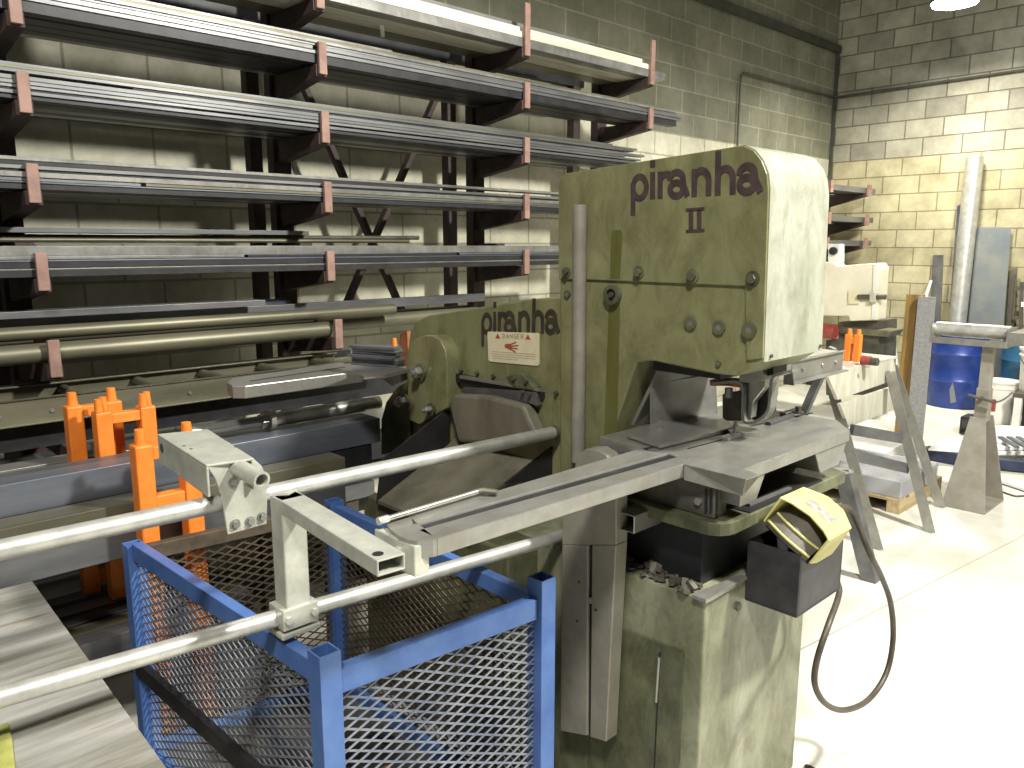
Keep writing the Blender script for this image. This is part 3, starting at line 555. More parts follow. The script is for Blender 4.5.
# carriage on the upper pipe
uc = on_pipe(240, A, d, 1.70); Yf = uc.y - .034
pe = ats([(206, 465), (215, 478), (222, 497), (228, 535), (267, 524), (268, 480), (262, 466), (252, 457)], Y=Yf)
MB().prism(pe, (0, .008, 0)).build('clamp_plate', 'cast', ga, .002)
zt_ = at(206, 465, Y=Yf).z; xl = at(206, 465, Y=Yf).x; xr = at(250, 457, Y=Yf).x; yk = at(157, 434, Z=zt_).y
f0_, f1_, n1_, n0_ = at(157, 434, Z=zt_), at(208, 429, Z=zt_), at(254, 458, Z=zt_), at(206, 465, Z=zt_)
bb = MB(); bb.prism([f0_, f1_, n1_, n0_], (0, 0, -.006)); ix = Vector((.006, 0, 0)); bb.prism([f0_ - ZV * .006, n0_ - ZV * .006, n0_ - ZV * .075, f0_ - ZV * .075], ix); bb.prism([f1_ - ZV * .006, n1_ - ZV * .006, n1_ - ZV * .075, f1_ - ZV * .075], -ix)
cary = bb.build('carriage_arm', 'cast', ga, .002)
hb = MB()
for px, py in ((184, 446), (191, 449), (226, 440), (236, 447)): q = at(px, py, Z=zt_); hb.cyl(q, q + Vector((0, 0, .001)), .004, 10)
q = f0_.lerp(n0_, .1) - ZV * .03; hb.cyl(q, q + Vector((-.0015, 0, 0)), .012, 14); hb.build('bolt_hole', 'dim', cary)
st0 = at(262, 480.5, Y=Yf - .10); st1 = Vector((st0.x - .01, Yf + .02, st0.z + .012)); MB().pipe(st1, st0, .020, .0145, 22).build('stub_tube', 'cast', ga, smooth=True)
for px, py in ((235, 524), (250, 521), (262, 517), (233, 482)): bm_ = MB(); q = at(px, py, Y=Yf); bm_.cyl(q, q + Vector((0, -.003, 0)), .012, 16); bm_.hexa(q, (0, -1, 0), .008, .009); bm_.build('clamp_bolt', 'steel_light', ga)
# T handled bar resting on the fence arm
r0, r1 = at(383, 520, Z=1.111), at(478, 491.5, Z=1.111)
wr = thing('slide_hammer_rod', 'thin steel rod with a bent tip lying on the slotted fence arm', 'rod', (r0 + r1) / 2)
MB().cyl(r0, r1, .006, 12).build('shaft', 'steel', wr, smooth=True)
b = MB(); b.sweep([r1, r1 + Vector((.012, -.004, 0)), r1 + Vector((.03, -.03, -.002))], .007, 10); b.build('bent_tip', 'jaw', wr, smooth=True)
MB().cyl(r0 - (r1 - r0).normalized() * .012, r0 + (r1 - r0).normalized() * .012, .008, 12).build('end_knob', 'galv', wr, smooth=True)

# ================================================================== BLUE MESH BASKET
BX0, BX1, BY0, BY1, BZ = .722, 1.375, 1.315, 2.335, .80
bas = thing('wire_basket', 'blue steel stillage with expanded metal sides under the galvanised pipes', 'basket', ((BX0 + BX1) / 2, (BY0 + BY1) / 2, 0))
cFL, cFR, cRL, cRR = Vector((.750, 1.350, 0)), Vector((1.335, 1.295, 0)), Vector((.700, 2.345, 0)), Vector((1.335, 2.29, 0))
zr = BZ - .045
for c_, zt in ((cFL, BZ + .03), (cFR, BZ + .03), (cRL, BZ - .01), (cRR, BZ - .01)):
    MB().channel(c_, c_ + ZV * zt, .05, .05, .004, up=(0, 1, 0)).build('corner_post', 'blue', bas, .001)
def side(a, b_, z, w, h, m='blue', out=0):
    d_ = (b_ - a).normalized(); o_ = d_.cross(ZV) * out
    return MB().beam(a + d_ * .026 + ZV * z + o_, b_ - d_ * .026 + ZV * z + o_, w, h).build('rail', m, bas, .002)
side(cFL, cFR, zr, .03, .055); side(cFL, cRL, zr + .02, .03, .05); side(cFR, cRR, zr, .03, .045); side(cRL, cRR, zr, .03, .045, 'brown_mesh')
for a, b_ in ((cFL, cFR), (cFL, cRL), (cFR, cRR), (cRL, cRR)): side(a, b_, .12, .03, .05)
side(cFL, cRL, .42, .02, .05, 'black_steel', -.026)
def panel(p0, p1, z0, z1, m, pitch=.056, ph=.0255):
    p0, p1 = Vector(p0), Vector(p1); L = (p1 - p0).length; d = (p1 - p0) / L; H = z1 - z0; mb = MB(); k = ph / pitch
    n = int((L + H / k) / pitch) + 2
    nrm = d.cross(ZV)
    for sgn in (1, -1):
        for i in range(-1, n):
            # line z = k*(s - s0)
            s0 = i * pitch - H / k
            a, b_ = max(s0, 0), min(s0 + H / k, L)
            if b_ - a < .004: continue
            za, zb = k * (a - s0), k * (b_ - s0)
            if sgn < 0: A_, B_ = p0 + d * (L - a), p0 + d * (L - b_)
            else: A_, B_ = p0 + d * a, p0 + d * b_
            A_ = Vector((A_.x, A_.y, z0 + za)); B_ = Vector((B_.x, B_.y, z0 + zb))
            mb.beam(A_ + nrm * .0008 * sgn, B_ + nrm * .0008 * sgn, .0024, .0046)
    return mb.build('mesh_panel', m, bas)
def pin(a, b_): d_ = (b_ - a).normalized() * .026; return a + d_, b_ - d_
panel(*pin(cFL, cFR), .145, zr - .027, 'blue_worn'); panel(*pin(cFL, cRL), .145, zr - .005, 'blue_worn'); panel(*pin(cFR, cRR), .145, zr - .02, 'brown_mesh'); panel(*pin(cRL, cRR), .145, zr - .02, 'brown_mesh')
MB().prism([cFL + Vector((.03, .03, .11)), cFR + Vector((-.03, .03, .11)), cRR + Vector((-.03, -.03, .11)), cRL + Vector((.03, -.03, .11))], (0, 0, .008)).build('basket_floor', 'dim', bas)
random.seed(11)
for i in range(9):
    x, y = BX0 + .12 + random.random() * .4, BY0 + .15 + random.random() * .65; a = random.random() * 3.1; s = .06 + random.random() * .12
    mb = MB(); dx, dy = math.cos(a) * s / 2, math.sin(a) * s / 2; mb.beam((x - dx, y - dy, .128 + .0125 * i), (x + dx, y + dy, .128 + .0125 * i), .04 + random.random() * .05, .012)
    tag(mb.build('steel_offcut', random.choice(['steel_dark', 'steel_blue', 'rust', 'dim'])), 'steel offcut lying in the bottom of the blue mesh basket', 'offcut', 'offcuts in the blue basket')

# ================================================================== STEEL BENCH, lower left
be = thing('steel_bench', 'streaked grey steel bench top in the lower left corner', 'bench', (-.2, 1.5, 0))
MB().prism([(-.75, .65, .76), (.385, .65, .76), (.425, 2.28, .76), (-.75, 2.28, .76)], (0, 0, .02)).build('bench_top', 'benchtop', be, .003)
b = MB(); b.box(-.72, .36, .72, 2.2, .68, .76); b.build('apron', 'dim', be)
for x in (-.68, .32):
    for y in (.76, 2.15): MB().box(x - .03, x + .03, y - .03, y + .03, 0, .68).build('leg', 'dim', be, .003)
stp = ats([(-4, 728), (8, 722), (12, 740), (16, 775), (-4, 775)], Z=.788)
tag(MB().prism(stp, (0, 0, -.006)).build('webbing_strap', 'olive_yellow'), 'yellow green strap lying on the edge of the grey steel bench', 'strap')

# ================================================================== CANTILEVER RACK
STX = [.80, 2.07, 3.44, 4.66]
LV = [2.74, 2.445, 2.13, 1.80, 1.466, 1.13]
rk = thing('cantilever_rack', 'brown cantilever stock rack standing along the block wall', 'rack', (2.6, 4.0, 0))
for i, x in enumerate(STX):
    MB().box(x - .05, x + .05, 3.93, 4.0, 0, 3.05).build('upright', 'primer_dark', rk, .003)
    MB().box(x - .07, x + .0, 4.15, 4.22, 0, 3.05).build('rear_post', 'primer_dark', rk, .003)
    MB().box(x - .05, x + .05, 3.2, 4.22, .0, .1).build('foot', 'primer_dark', rk, .004)
    for k, z in enumerate(LV):
        if i == 3 and k > 1: continue
        if i == 0 and k == 0: pass
        yt = 3.5 - (.05 if k == 5 else 0)
        mb = MB(); xl_, w_ = x - .03, .06
        mb.prism([(xl_, yt, z), (xl_, 3.93, z - .055), (xl_, 3.93, z + .06), (xl_, yt, z + .055)], (w_, 0, 0))
        arm = mb.build('arm', 'primer_dark', rk, .002)
        lh = .30 if k == 0 else .155
        MB().box(x - .021, x + .021, yt - .02, yt, z + .008, z + lh).build('lip', 'primer', arm, .003)
        if k == 5 and i < 2:
            for yy in (3.62, 3.74): MB().box(x - .024, x + .024, yy - .02, yy + .02, z + .05, z + .17).build('divider', 'primer', arm, .003)
    if i < 3:
        mb = MB(); mb.box(x - .035, x + .035, 3.72, 3.95, 1.62, 1.66); mb.build('short_arm', 'primer_dark', rk, .002)
        mb = MB(); mb.box(x - .04, x + .04, 3.22, 3.93, .84, .90); mb.build('base_arm', 'primer_dark', rk, .002)
for a, b_ in ((STX[1], STX[2]),):
    MB().beam(at(300, 78, Y=4.13), at(405, 318, Y=4.13), .05, .03).build('brace', 'primer_dark', rk)
    MB().beam(at(438, 92, Y=4.16), at(343, 312, Y=4.16), .05, .03).build('brace', 'primer_dark', rk)
MB().beam((0, 4.18, 2.88), (4.7, 4.18, 2.88), .06, .12).build('tie_beam', 'black_steel', rk)
MB().beam((-.9, 3.35, .95), (3.4, 3.35, .95), .10, .10).build('dark_band_bar', 'black_steel', rk)  # black bar added to fill the dark band under the roller track

# ---------------- stock on the rack, one object per bar
LEVELNAME = ['top level', 'second level from the top', 'third level from the top', 'fourth level from the top', 'level at eye height', 'lowest armed level']
def stock(y0, y1, z0, z1, x0, x1, m, label, cat='steel bar', name='steel_bar', group=None, hollow=False, skew=0.0):
    mb = MB()
    if hollow: mb.channel((x0, (y0 + y1) / 2 + skew, (z0 + z1) / 2), (x1, (y0 + y1) / 2, (z0 + z1) / 2), y1 - y0, z1 - z0, min(.005, (z1 - z0) / 4))
    else: mb.prism([(x0, y0 + skew, z0), (x0, y1 + skew, z0), (x0, y1 + skew, z1), (x0, y0 + skew, z1)], (x1 - x0, -skew, 0))
    return tag(mb.build(name, m, None, .0015), label, cat, group)
def rod(p0, p1, r, m, label, cat='pipe', name='steel_pipe', group=None, hollow=True):
    mb = MB(); (mb.pipe(p0, p1, r, r * .8, 16) if hollow else mb.cyl(p0, p1, r, 14)); return tag(mb.build(name, m, None, 0, True), label, cat, group)
# top level: wide pale boards and channels
z = LV[0] + .06
G = 'pale boards on the top level of the rack'
for i, (y0, y1, zz, h, x0, x1, m) in enumerate(((3.505, 3.60, z, .05, .2, 4.84, 'stock_pale'), (3.605, 3.78, z, .04, .2, 4.80, 'board'), (3.785, 3.92, z, .04, .2, 4.80, 'steel_olive'))):
    stock(y0, y1, zz, zz + h, x0, x1, m, ('grey steel channel at the front of the top rack level', 'wide pale board in the bottom layer of the top rack level', 'olive plank at the back of the top rack level')[i], 'board', 'stock_board')
stock(3.51, 3.66, z + .052, z + .085, .4, 4.72, 'board', 'long pale board lying on the front channel of the top rack level', 'board', 'stock_board')
stock(3.53, 3.70, z + .087, z + .115, .6, 4.60, 'board', 'pale board with rusty marks in the middle of the top rack pile', 'board', 'stock_board')
stock(3.60, 3.75, z + .117, z + .16, .5, 4.12, 'steel_light', 'uppermost pale bar of the top rack level', 'board', 'stock_board')
rod((3.9, 3.68, z + .012 + .05), (5.0, 3.69, z + .012 + .05), .012, 'dim', 'thin dark rod sticking out past the boards on the top rack level', 'rod', 'steel_rod', None, False) if False else None
def fill(level, rows, group):
    zb = LV[level] + .06
    for (y0, y1, dz, h, x0, x1, m, lb) in rows:
        stock(y0, y1, zb + dz, zb + dz + h, x0, x1, m, lb or group[1], 'steel bar', 'steel_bar', None if lb else group[0])
def grp(level, what): return ('%s on the %s of the rack' % (what, LEVELNAME[level]), 'long %s lying on the %s of the rack' % (what.rstrip('s'), LEVELNAME[level]))
TIER = {1: 'second level from the top', 2: 'third level from the top', 3: 'fourth level from the top', 4: 'level at eye height'}
def tier(lv, rows, xend, back):
    z0 = LV[lv] + .06; zc = z0
    for (h, m, xa, xb, y, dpt, lb) in rows:
        if h < 0: zc += h; h = -h
        sk = random.uniform(-.004, .004)
        stock(3.502 + y, 3.502 + y + dpt, zc, zc + h, xa, xb, m, (lb + ' on the rack, ' + TIER[lv]) if lb else "thin bar in the front pile on the rack's " + TIER[lv], 'steel bar', 'steel_bar', None if lb else 'front bars of the rack, ' + TIER[lv]); zc += h + .0012
    for (y0, y1, h, m, xb) in back:
        stock(y0, y1, z0, z0 + h, -.9, xb, m, "rear bar behind the front pile on the rack's " + TIER[lv], 'steel bar', 'steel_bar', 'rear bars of the rack, ' + TIER[lv])
random.seed(4)
tier(1, [(.040, 'black_steel', -.9, 5.0, .01, .06, 'black bar lowest at the front'), (.016, 'steel_dark', -.9, 5.05, .004, .07, None), (.018, 'stock_pale', -.9, 2.03, .0, .06, 'speckled pale bar at the left'), (-.018, 'steel_dark', 2.08, 5.06, .0, .06, None), (.010, 'steel_dark', -.9, 5.0, .006, .07, None), (.014, 'stock_pale', -.9, 4.98, .0, .07, None), (.012, 'steel_olive', -.9, 4.9, .012, .08, None), (.012, 'stock_pale', -.9, 2.5, .02, .07, 'short pale bar on top')],  # lowest and rear bars blackened as the pile's unlit underside
     5, [(3.60, 3.69, .05, 'black_steel', 4.8), (3.70, 3.79, .04, 'black_steel', 4.7), (3.80, 3.86, .04, 'black_steel', 4.2), (3.87, 3.92, .03, 'stock_pale', 4.0)])
tier(2, [(.016, 'black_steel', -.9, 4.5, .012, .07, 'black strip lowest at the front'), (.014, 'steel_dark', -.9, 4.6, .003, .07, None), (.006, 'black_steel', -.9, 1.4, .01, .06, 'thin black strip'), (.012, 'stock_mid', -.9, 4.58, .004, .07, None), (.014, 'steel_dark', -.9, 4.4, .0, .07, None), (.016, 'stock_mid', -.9, 4.62, .002, .06, None), (.008, 'black_steel', 1.2, 4.4, .010, .06, None), (.014, 'steel_dark', -.9, 4.5, .004, .08, None), (.012, 'steel_olive', -.4, 4.55, .012, .09, None), (.012, 'steel_dark', -.9, 4.3, .03, .09, 'dark flat bar on top')],
     5, [(3.60, 3.69, .03, 'black_steel', 4.5), (3.70, 3.79, .04, 'steel_dark', 4.4), (3.80, 3.86, .04, 'black_steel', 4.2), (3.87, 3.92, .03, 'stock_pale', 3.9)])
tier(3, [(.022, 'black_steel', -.9, 4.4, .008, .07, 'black bar lowest at the front'), (.006, 'steel_blue', -.9, 4.4, .002, .07, None), (.012, 'steel_dark', -.9, 1.2, .006, .06, None), (-.012, 'steel_olive', 1.22, 4.4, .004, .06, 'thin pale olive strip'), (.020, 'stock_pale', -.9, 4.4, .0, .06, None), (.008, 'black_steel', -.9, 4.2, .014, .06, None), (.014, 'stock_mid', -.5, 4.4, .006, .08, None), (.016, 'black_steel', -.9, 2.8, .022, .08, 'short black bar near the top'), (.014, 'stock_pale', -.9, 4.4, .02, .09, 'bright flat bar on top')],
     5, [(3.60, 3.69, .04, 'black_steel', 4.3), (3.70, 3.79, .05, 'steel_dark', 4.3), (3.80, 3.86, .04, 'black_steel', 4.2), (3.87, 3.92, .05, 'steel_dark', 3.9)])
tier(4, [(.026, 'black_steel', -.9, 4.4, .004, .07, 'black bar lowest at the front'), (.006, 'stock_pale', -.9, 4.4, .001, .07, None), (.024, 'black_steel', -.9, 4.4, .008, .07, 'second black bar from below'), (.006, 'steel_blue', -.9, 4.4, .004, .07, None), (.012, 'black_steel', 1.65, 2.9, .004, .07, 'short black bar right of the middle'), (-.012, 'stock_pale', -.9, 1.63, .0, .07, None), (-.012, 'steel_dark', 2.92, 4.4, .004, .07, None), (.038, 'stock_pale', -.9, 4.4, .0, .10, 'bright wide bar topping the pile')],
     5, [(3.61, 3.70, .07, 'black_steel', 4.4), (3.71, 3.79, .08, 'steel_dark', 4.3), (3.80, 3.9, .06, 'black_steel', 4.2)])
q = at(380, 25, Z=2.80); tag(MB().prism([q, q + Vector((.025, 0, 0)), q + Vector((.028, 0, -.055)), q + Vector((.004, 0, -.06))], (0, .003, 0)).build('paper_tag', 'white'), 'small white tag hanging under the boards of the top rack level', 'tag')
# thin rods on the short arms behind
for i, (y, x1, r) in enumerate(((3.76, 2.75, .011), (3.80, 2.85, .012), (3.86, 2.6, .018), (3.90, 2.4, .018))):
    rod((-.9, y, 1.66 + r), (x1, y, 1.66 + r + (.02 if i == 1 else 0)), r, 'dim' if i % 2 else 'steel_olive', 'thin dark rod on the short rear arms between the fourth and eye height rack levels', 'rod', 'steel_rod', 'rods on the short rear arms', False)
stock(3.74, 3.9, 1.70, 1.722, -.9, 2.1, 'steel_dark', 'dark flat bar lying over the rods on the short rear arms')
# lowest armed level: olive pipes and grey plates
z = LV[5] + .06
for i, (y, r, x1) in enumerate(((3.53, .036, 1.98), (3.53, .036, 0))):
    if i == 0: rod((-.9, 3.505, z + .04), (2.05, 3.505, z + .04), .04, 'steel_olive', 'thick olive pipe at the front of the lowest armed rack level', 'pipe')
rod((-.9, 3.68, z + .045), (3.2, 3.68, z + .045), .038, 'steel_olive', 'olive pipe between the brown dividers on the lowest armed rack level', 'pipe')
rod((-.9, 3.568, z + .115), (2.5, 3.568, z + .115), .028, 'steel_olive', 'thinner olive pipe lying on the two thick pipes', 'pipe')
rod((-.9, 3.82, z + .045), (3.3, 3.82, z + .045), .04, 'steel_light', 'pale pipe at the back of the lowest armed rack level', 'pipe')
stock(3.78, 3.9, z + .09, z + .18, -.9, 2.0, 'steel_blue', 'blue grey square tube on the pale pipe at the back of the lowest armed level', hollow=True, name='steel_tube', cat='steel tube')
stock(3.715, 3.765, z + .112, z + .16, -.5, 3.3, 'steel_dark', 'dark bar lying beside the square tube at the back of the lowest armed level')
stock(3.56, 3.66, z + .172, z + .20, -.9, 1.75, 'steel_dark', 'dark angle bar uppermost on the lowest armed rack level', skew=.1)
stock(3.44, 3.50, 1.20, 1.235, 2.35, 3.1, 'steel_blue', 'short grey square bar end beside the shear', name='steel_tube', cat='steel tube', hollow=True) if False else None

# ---------------- roller frame (ladder shaped) on the rack's base arms
lad = thing('roller_track', 'long grey ladder shaped roller track lying along the bottom of the rack', 'roller track', (1.0, 3.42, 1.0))
for Y, nm_ in ((3.25, 0), (3.62, 1)):
    mb = MB(); x0, x1 = -.9, 2.15
    mb.box(x0, x1, Y, Y + .006, 1.005, 1.095); mb.box(x0, x1, Y - .0, Y + .035, 1.089, 1.095) if nm_ == 0 else mb.box(x0, x1, Y - .03, Y, 1.089, 1.095); mb.box(x0, x1, Y - .03, Y, 1.005, 1.011)
    side = mb.build('side_rail', 'steel_olive', lad, .001)
    if nm_ == 0:
        bo = MB()
        for i in range(14): q = Vector((.05 + i * .17, Y, 1.045)); bo.hexa(q, (0, -1, 0), .008, .006)
        bo.build('bolt', 'steel_light', side)
for i in range(9):
    x = -.3 + i * .29; MB().cyl((x, 3.258, 1.06), (x, 3.618, 1.06), .022, 14).build('roller', 'steel_olive', lad, smooth=True)
for i in range(7):
    x = .15 + i * .36
    pass
# dark brackets behind the ladder
mb = MB(); mb.box(-.9, 2.3, 3.70, 3.72, 1.05, 1.085)
for x in (.55, .86, 1.17, 1.75): mb.box(x, x + .05, 3.69, 3.73, .90, 1.06)
tag(mb.build('comb_rail', 'black_steel'), 'dark toothed rail with short legs standing behind the roller track', 'rail')
# slotted work arm with rounded nose, bolted to the side of the shear
nose = thing('support_arm', 'slotted pale steel support arm with a rounded nose left of the shear', 'support arm', at(290, 380, Z=1.17))
mb = MB(); mb.prism(ats([(227, 382), (233, 378), (340, 362.5), (365, 366), (362, 371), (245, 386), (232, 386)], Z=1.17), (0, 0, -.045)); mb.build('arm', 'steel', nose, .003)
mb = MB(); mb.beam(at(250, 381, Z=1.171), at(345, 367, Z=1.171), .008, .002); mb.build('slot', 'black_steel', nose)
q = at(345, 378, Z=1.145); mb = MB(); mb.hexa(q, (0, -1, 0), .014, .02); mb.build('bolt', 'steel', nose)
# pile of thin steel strips on the side table
random.seed(5)
p0, p1 = at(352, 366, Z=1.2), at(398, 370, Z=1.2)
for i in range(7):
    zz = 1.20 + i * .011; o_ = random.uniform(-.012, .012); a0, a1 = at(354, 364, Z=1.2) + Vector((o_, 0, 0)), at(399, 367, Z=1.2) + Vector((o_ + random.uniform(-.01, .01), 0, 0)); a0.z = a1.z = zz + .005
    lb = 'thin steel strip in the small stack on the ledge beside the shear'
    tag(MB().beam(a0, a1, .055, .009).build('steel_strip', ['steel_blue', 'steel_dark', 'steel_light'][i % 3]), lb, 'steel strip', 'steel strips stacked beside the shear')
q = at(402, 366, Z=1.20) + Vector((.01, .06, 0)); tag(MB().cyl(q, q + Vector((0, 0, .10)), .016, 12, .008).build('orange_cone', 'orange', smooth=True), 'small orange peg behind the stack of steel strips', 'peg')

# ================================================================== ORANGE STANDS AND LONG BEAMS
def peg(mb, x, y, z, r=.016, h=.045): mb.cyl((x, y, z), (x, y, z + h), r, 12, r * .8)
def stand(xa, xb, y, ztop, zbar, lbl, twin=False, hbar=.035, zlo=0.42):
    t = thing('stacking_stand', lbl, 'stand', ((xa + xb) / 2, y, 0), 'orange stacking stands')
    for x in (xa, xb):
        post = MB().box(x - .026, x + .026, y - .03, y + .03, zlo, ztop).build('post', 'orange', t, .006)
        mb = MB()
        if twin:
            for s in (-.02, .02): peg(mb, x + s * .6, y + s * .8, ztop, .015)
        else: peg(mb, x, y, ztop, .018)
        mb.build('peg', 'orange', post, smooth=True)
    MB().box(xa + .024, xb - .024, y - .022, y + .022, zbar - hbar, zbar).build('crossbar', 'orange', t, .003)
    MB().box(xa + .024, xb - .024, y - .022, y + .022, zlo + .03, zlo + .07).build('crossbar', 'orange', t, .003)
    if not twin and hbar == .04: MB().box(xa + .026, xb - .026, y - .022, y + .022, ztop - .05, ztop - .01).build('crossbar', 'orange', t, .003)
    return t
def sx(px, py, Y): return at(px, py, Y=Y).x
stand(sx(74, 420, 2.97), sx(113, 415, 2.97), 2.97, at(74, 405, Y=2.97).z, at(95, 404, Y=2.97).z, 'farthest of the orange steel stands, left behind the other two')
stand(sx(102, 420, 2.86), sx(146, 415, 2.86), 2.86, at(102, 411, Y=2.86).z, at(125, 411, Y=2.86).z, 'orange steel stand with twin pegs on each post, between the other two', True)
stand(sx(141, 450, 2.41), sx(188, 450, 2.41), 2.41, at(141, 444, Y=2.41).z, at(168, 492, Y=2.41).z, 'orange steel stand nearest to the galvanised pipes', False, .04, 0.0)
# long tubes beside the stands
stock(2.60, 2.69, .868, .965, -.9, 1.74, 'steel_blue', 'long blue grey rectangular tube right behind the nearest orange stand', 'steel tube', 'steel_tube', hollow=True)
stock(2.605, 2.685, .775, .865, -.9, 1.70, 'black_steel', 'black tube directly under the long blue grey tube behind the nearest orange stand', 'steel tube', 'steel_tube', hollow=True)
stock(2.70, 2.80, .86, .950, -.9, 1.78, 'steel_dark', 'dark square tube under the collared shaft', 'steel tube', 'steel_tube', hollow=True)
stock(3.03, 3.13, .80, .90, -.9, 2.05, 'steel_light', 'pale square tube behind the farthest orange stand', 'steel tube', 'steel_tube', hollow=True)
stock(2.48, 2.585, .79, .872, -.9, 1.50, 'steel_olive', 'long pale olive rectangular tube running in front of the orange stands', 'steel tube', 'steel_tube', hollow=True)
stock(2.485, 2.58, .70, .785, -.9, 1.50, 'steel_dark', 'dark tube lying under the pale olive tube in front of the orange stands', 'steel tube', 'steel_tube', hollow=True)
SY = 2.755; s1 = at(270, 431, Y=SY); zs = .951
shf = thing('threaded_shaft', 'round steel shaft with a collar lying on the long tubes', 'shaft', (s1.x - .1, SY, zs))
dS = Vector((1, 0, 0)); s0, s1 = Vector((s1.x - .30, SY, zs + .042)), Vector((s1.x, SY, zs + .042))
MB().cyl(s0, s1, .022, 16).build('shaft', 'steel_light', shf, smooth=True)
mb = MB(); mb.cyl(s1 - dS * .01, s1 + dS * .012, .042, 22); mb.build('collar', 'galv', shf, .002, True)
MB().hexa(s1 - dS * .04, dS, .028, .03).build('nut', 'steel', shf)
MB().cyl(s1, (1.84, SY, zs + .042), .028, 18).build('barrel', 'galv', shf, smooth=True)
# trestles that carry the long tubes
for x in (-.2, 1.46):
    t = thing('low_trestle', 'dark low trestle carrying the long tubes' + (' near the bench' if x < 0 else ' beside the shear'), 'trestle', (x, 2.65, 0))
    MB().box(x - .04, x + .04, 2.48, 3.14, .62, .699).build('crosspiece', 'dim', t, .003)
    MB().box(x - .04, x + .04, 2.61, 2.69, .699, .774).build('spacer', 'dim', t, .003)
    MB().box(x - .04, x + .04, 2.71, 2.79, .699, .859).build('spacer', 'dim', t, .003)
    MB().box(x - .04, x + .04, 3.04, 3.12, .699, .799).build('spacer', 'dim', t, .003)
    for y in (2.52, 3.09): MB().box(x - .03, x + .03, y - .03, y + .03, 0, .62).build('leg', 'dim', t, .003)
random.seed(21)
zz = .102
for r_ in range(7):  # added dark bars keep the foot of the wall black behind the basket
    for k_ in range(4):
        yy = 3.30 + k_ * .145 + random.random() * .02; hh_ = .075 + random.random() * .015
        stock(yy, yy + .12, zz, zz + hh_, -.9, 1.9 + random.random() * .5, random.choice(['black_steel', 'black_steel', 'steel_dark', 'dim']), 'long dark bar in the added pile on the feet of the rack', 'steel bar', 'steel_bar', 'dark bars added on the feet of the rack')
    zz += .093
# flat bars in rows near the floor
random.seed(9)
for i, (y, m, h) in enumerate(((2.60, 'steel_dark', .05), (2.68, 'steel_olive', .05), (2.77, 'black_steel', .05), (2.86, 'steel_dark', .06), (2.97, 'steel_dark', .05), (3.165, 'steel_light', .04))):
    stock(y - .035, y + .035, .32, .32 + h + .10 - h, -.9, 1.15, m, 'long flat bar lying low on the floor skids between bench and rack', 'steel bar', 'steel_bar', 'bars on the floor skids')
for x in (-.5, .5): tag(MB().box(x - .05, x + .05, 2.52, 3.19, 0, .32).build('floor_skid', 'dim'), 'dark skid under the low flat bars' + (', left' if x < 0 else ', near the basket'), 'skid')

# ================================================================== RIGHT SIDE: trestle stand
sh = thing('saw_bench', 'grey steel work bench on splayed legs behind the press', 'bench', (4.5, 1.6, 0))
mb = MB(); mb.prism(ats([(828, 376), (894, 358), (897, 379), (838, 400)], Y=1.80), (0, .02, 0)); mb.build('front_plate', 'sawlight', sh, .002)
mb = MB(); mb.prism(ats([(840, 404), (892, 387), (895, 410), (849, 427)], Y=1.805), (0, .02, 0)); mb.build('lower_plate', 'sawlight', sh, .002)
za = at(860, 368, Y=1.80).z; tx0, tx1 = at(828, 376, Y=1.80).x, at(894, 358, Y=1.80).x
tp = MB(); tp.box(tx0, tx1 + .05, 1.80, 2.35, za - .0, za + .015); tp.build('bench_top', 'sawlight', sh, .002)
hb = MB()
for px, py in ((858, 365), (867, 367), (880, 361), (872, 362)): q = at(px, py, Z=za + .015); hb.cyl(q, q + Vector((0, 0, .001)), .013, 10)
hb.build('bolt_hole', 'dim', sh)
def leg(p0, p1, w=.055, t=.05): return MB().beam(p0, p1, w, t, up=(0, 1, 0)).build('leg', 'steel_dark', sh, .003)
legs = [((890, 372), (930, 533), 4.70), ((893, 366), (941, 508), 5.20), ((833, 392), (878, 550), 4.20)]
LP = []
for (a, b_, X) in legs:
    f_ = at(*b_, Z=0); f_.z = 0; top_ = at(*a, X=f_.x); LP.append((top_, f_)); 
    mb = MB(); mb.beam(top_, f_, .006, .06, up=(0, 1, 0)); mb.beam(top_ + Vector((.03, .028, 0)), f_ + Vector((.03, .028, 0)), .06, .006, up=(0, 1, 0)); mb.build('leg', 'steel', sh, .001)
for k, (a, b_) in enumerate((((853, 431), (905, 440)), ((854, 457), (909, 470)))):
    def onleg(px, py, L):
        return at(px, py, X=L[1].x)
    A_, B_ = onleg(*a, LP[2]), onleg(*b_, LP[0]); MB().beam(A_ + Vector((.03, .02, 0)), B_ + Vector((.03, .02, 0)), .03, .06).build('stretcher', 'steel_dark', sh, .002)
q = at(835, 390, X=4.2); 
for x in (4.15, 5.15):
    mb = MB(); mb.beam((x, 2.3, za), (x, 2.65, 0), .05, .05); mb.build('leg', 'steel_dark', sh, .002)
# separate upright stand with ribbed leg just behind the pedal
us = thing('angle_stand', 'dark steel angle post tilted upright behind the yellow pedal', 'angle post', at(872, 582, Z=0))
f0 = at(869, 582, Z=0); t0 = at(841, 470, X=f0.x - .1)
mb = MB(); mb.beam(t0, f0, .006, .075, up=(0, 1, 0)); mb.beam(t0 + Vector((.03, .036, 0)), f0 + Vector((.03, .036, 0)), .06, .006, up=(0, 1, 0)); mb.beam(t0 + Vector((.03, -.03, 0)), f0 + Vector((.03, -.03, 0)), .06, .006, up=(0, 1, 0)); mb.build('post', 'steel_dark', us, .001)
mb = MB(); mb.beam(t0 + Vector((0, -.04, -.005)), t0 + Vector((.03, .04, -.005)), .06, .012); mb.build('cap', 'steel', us, .001)
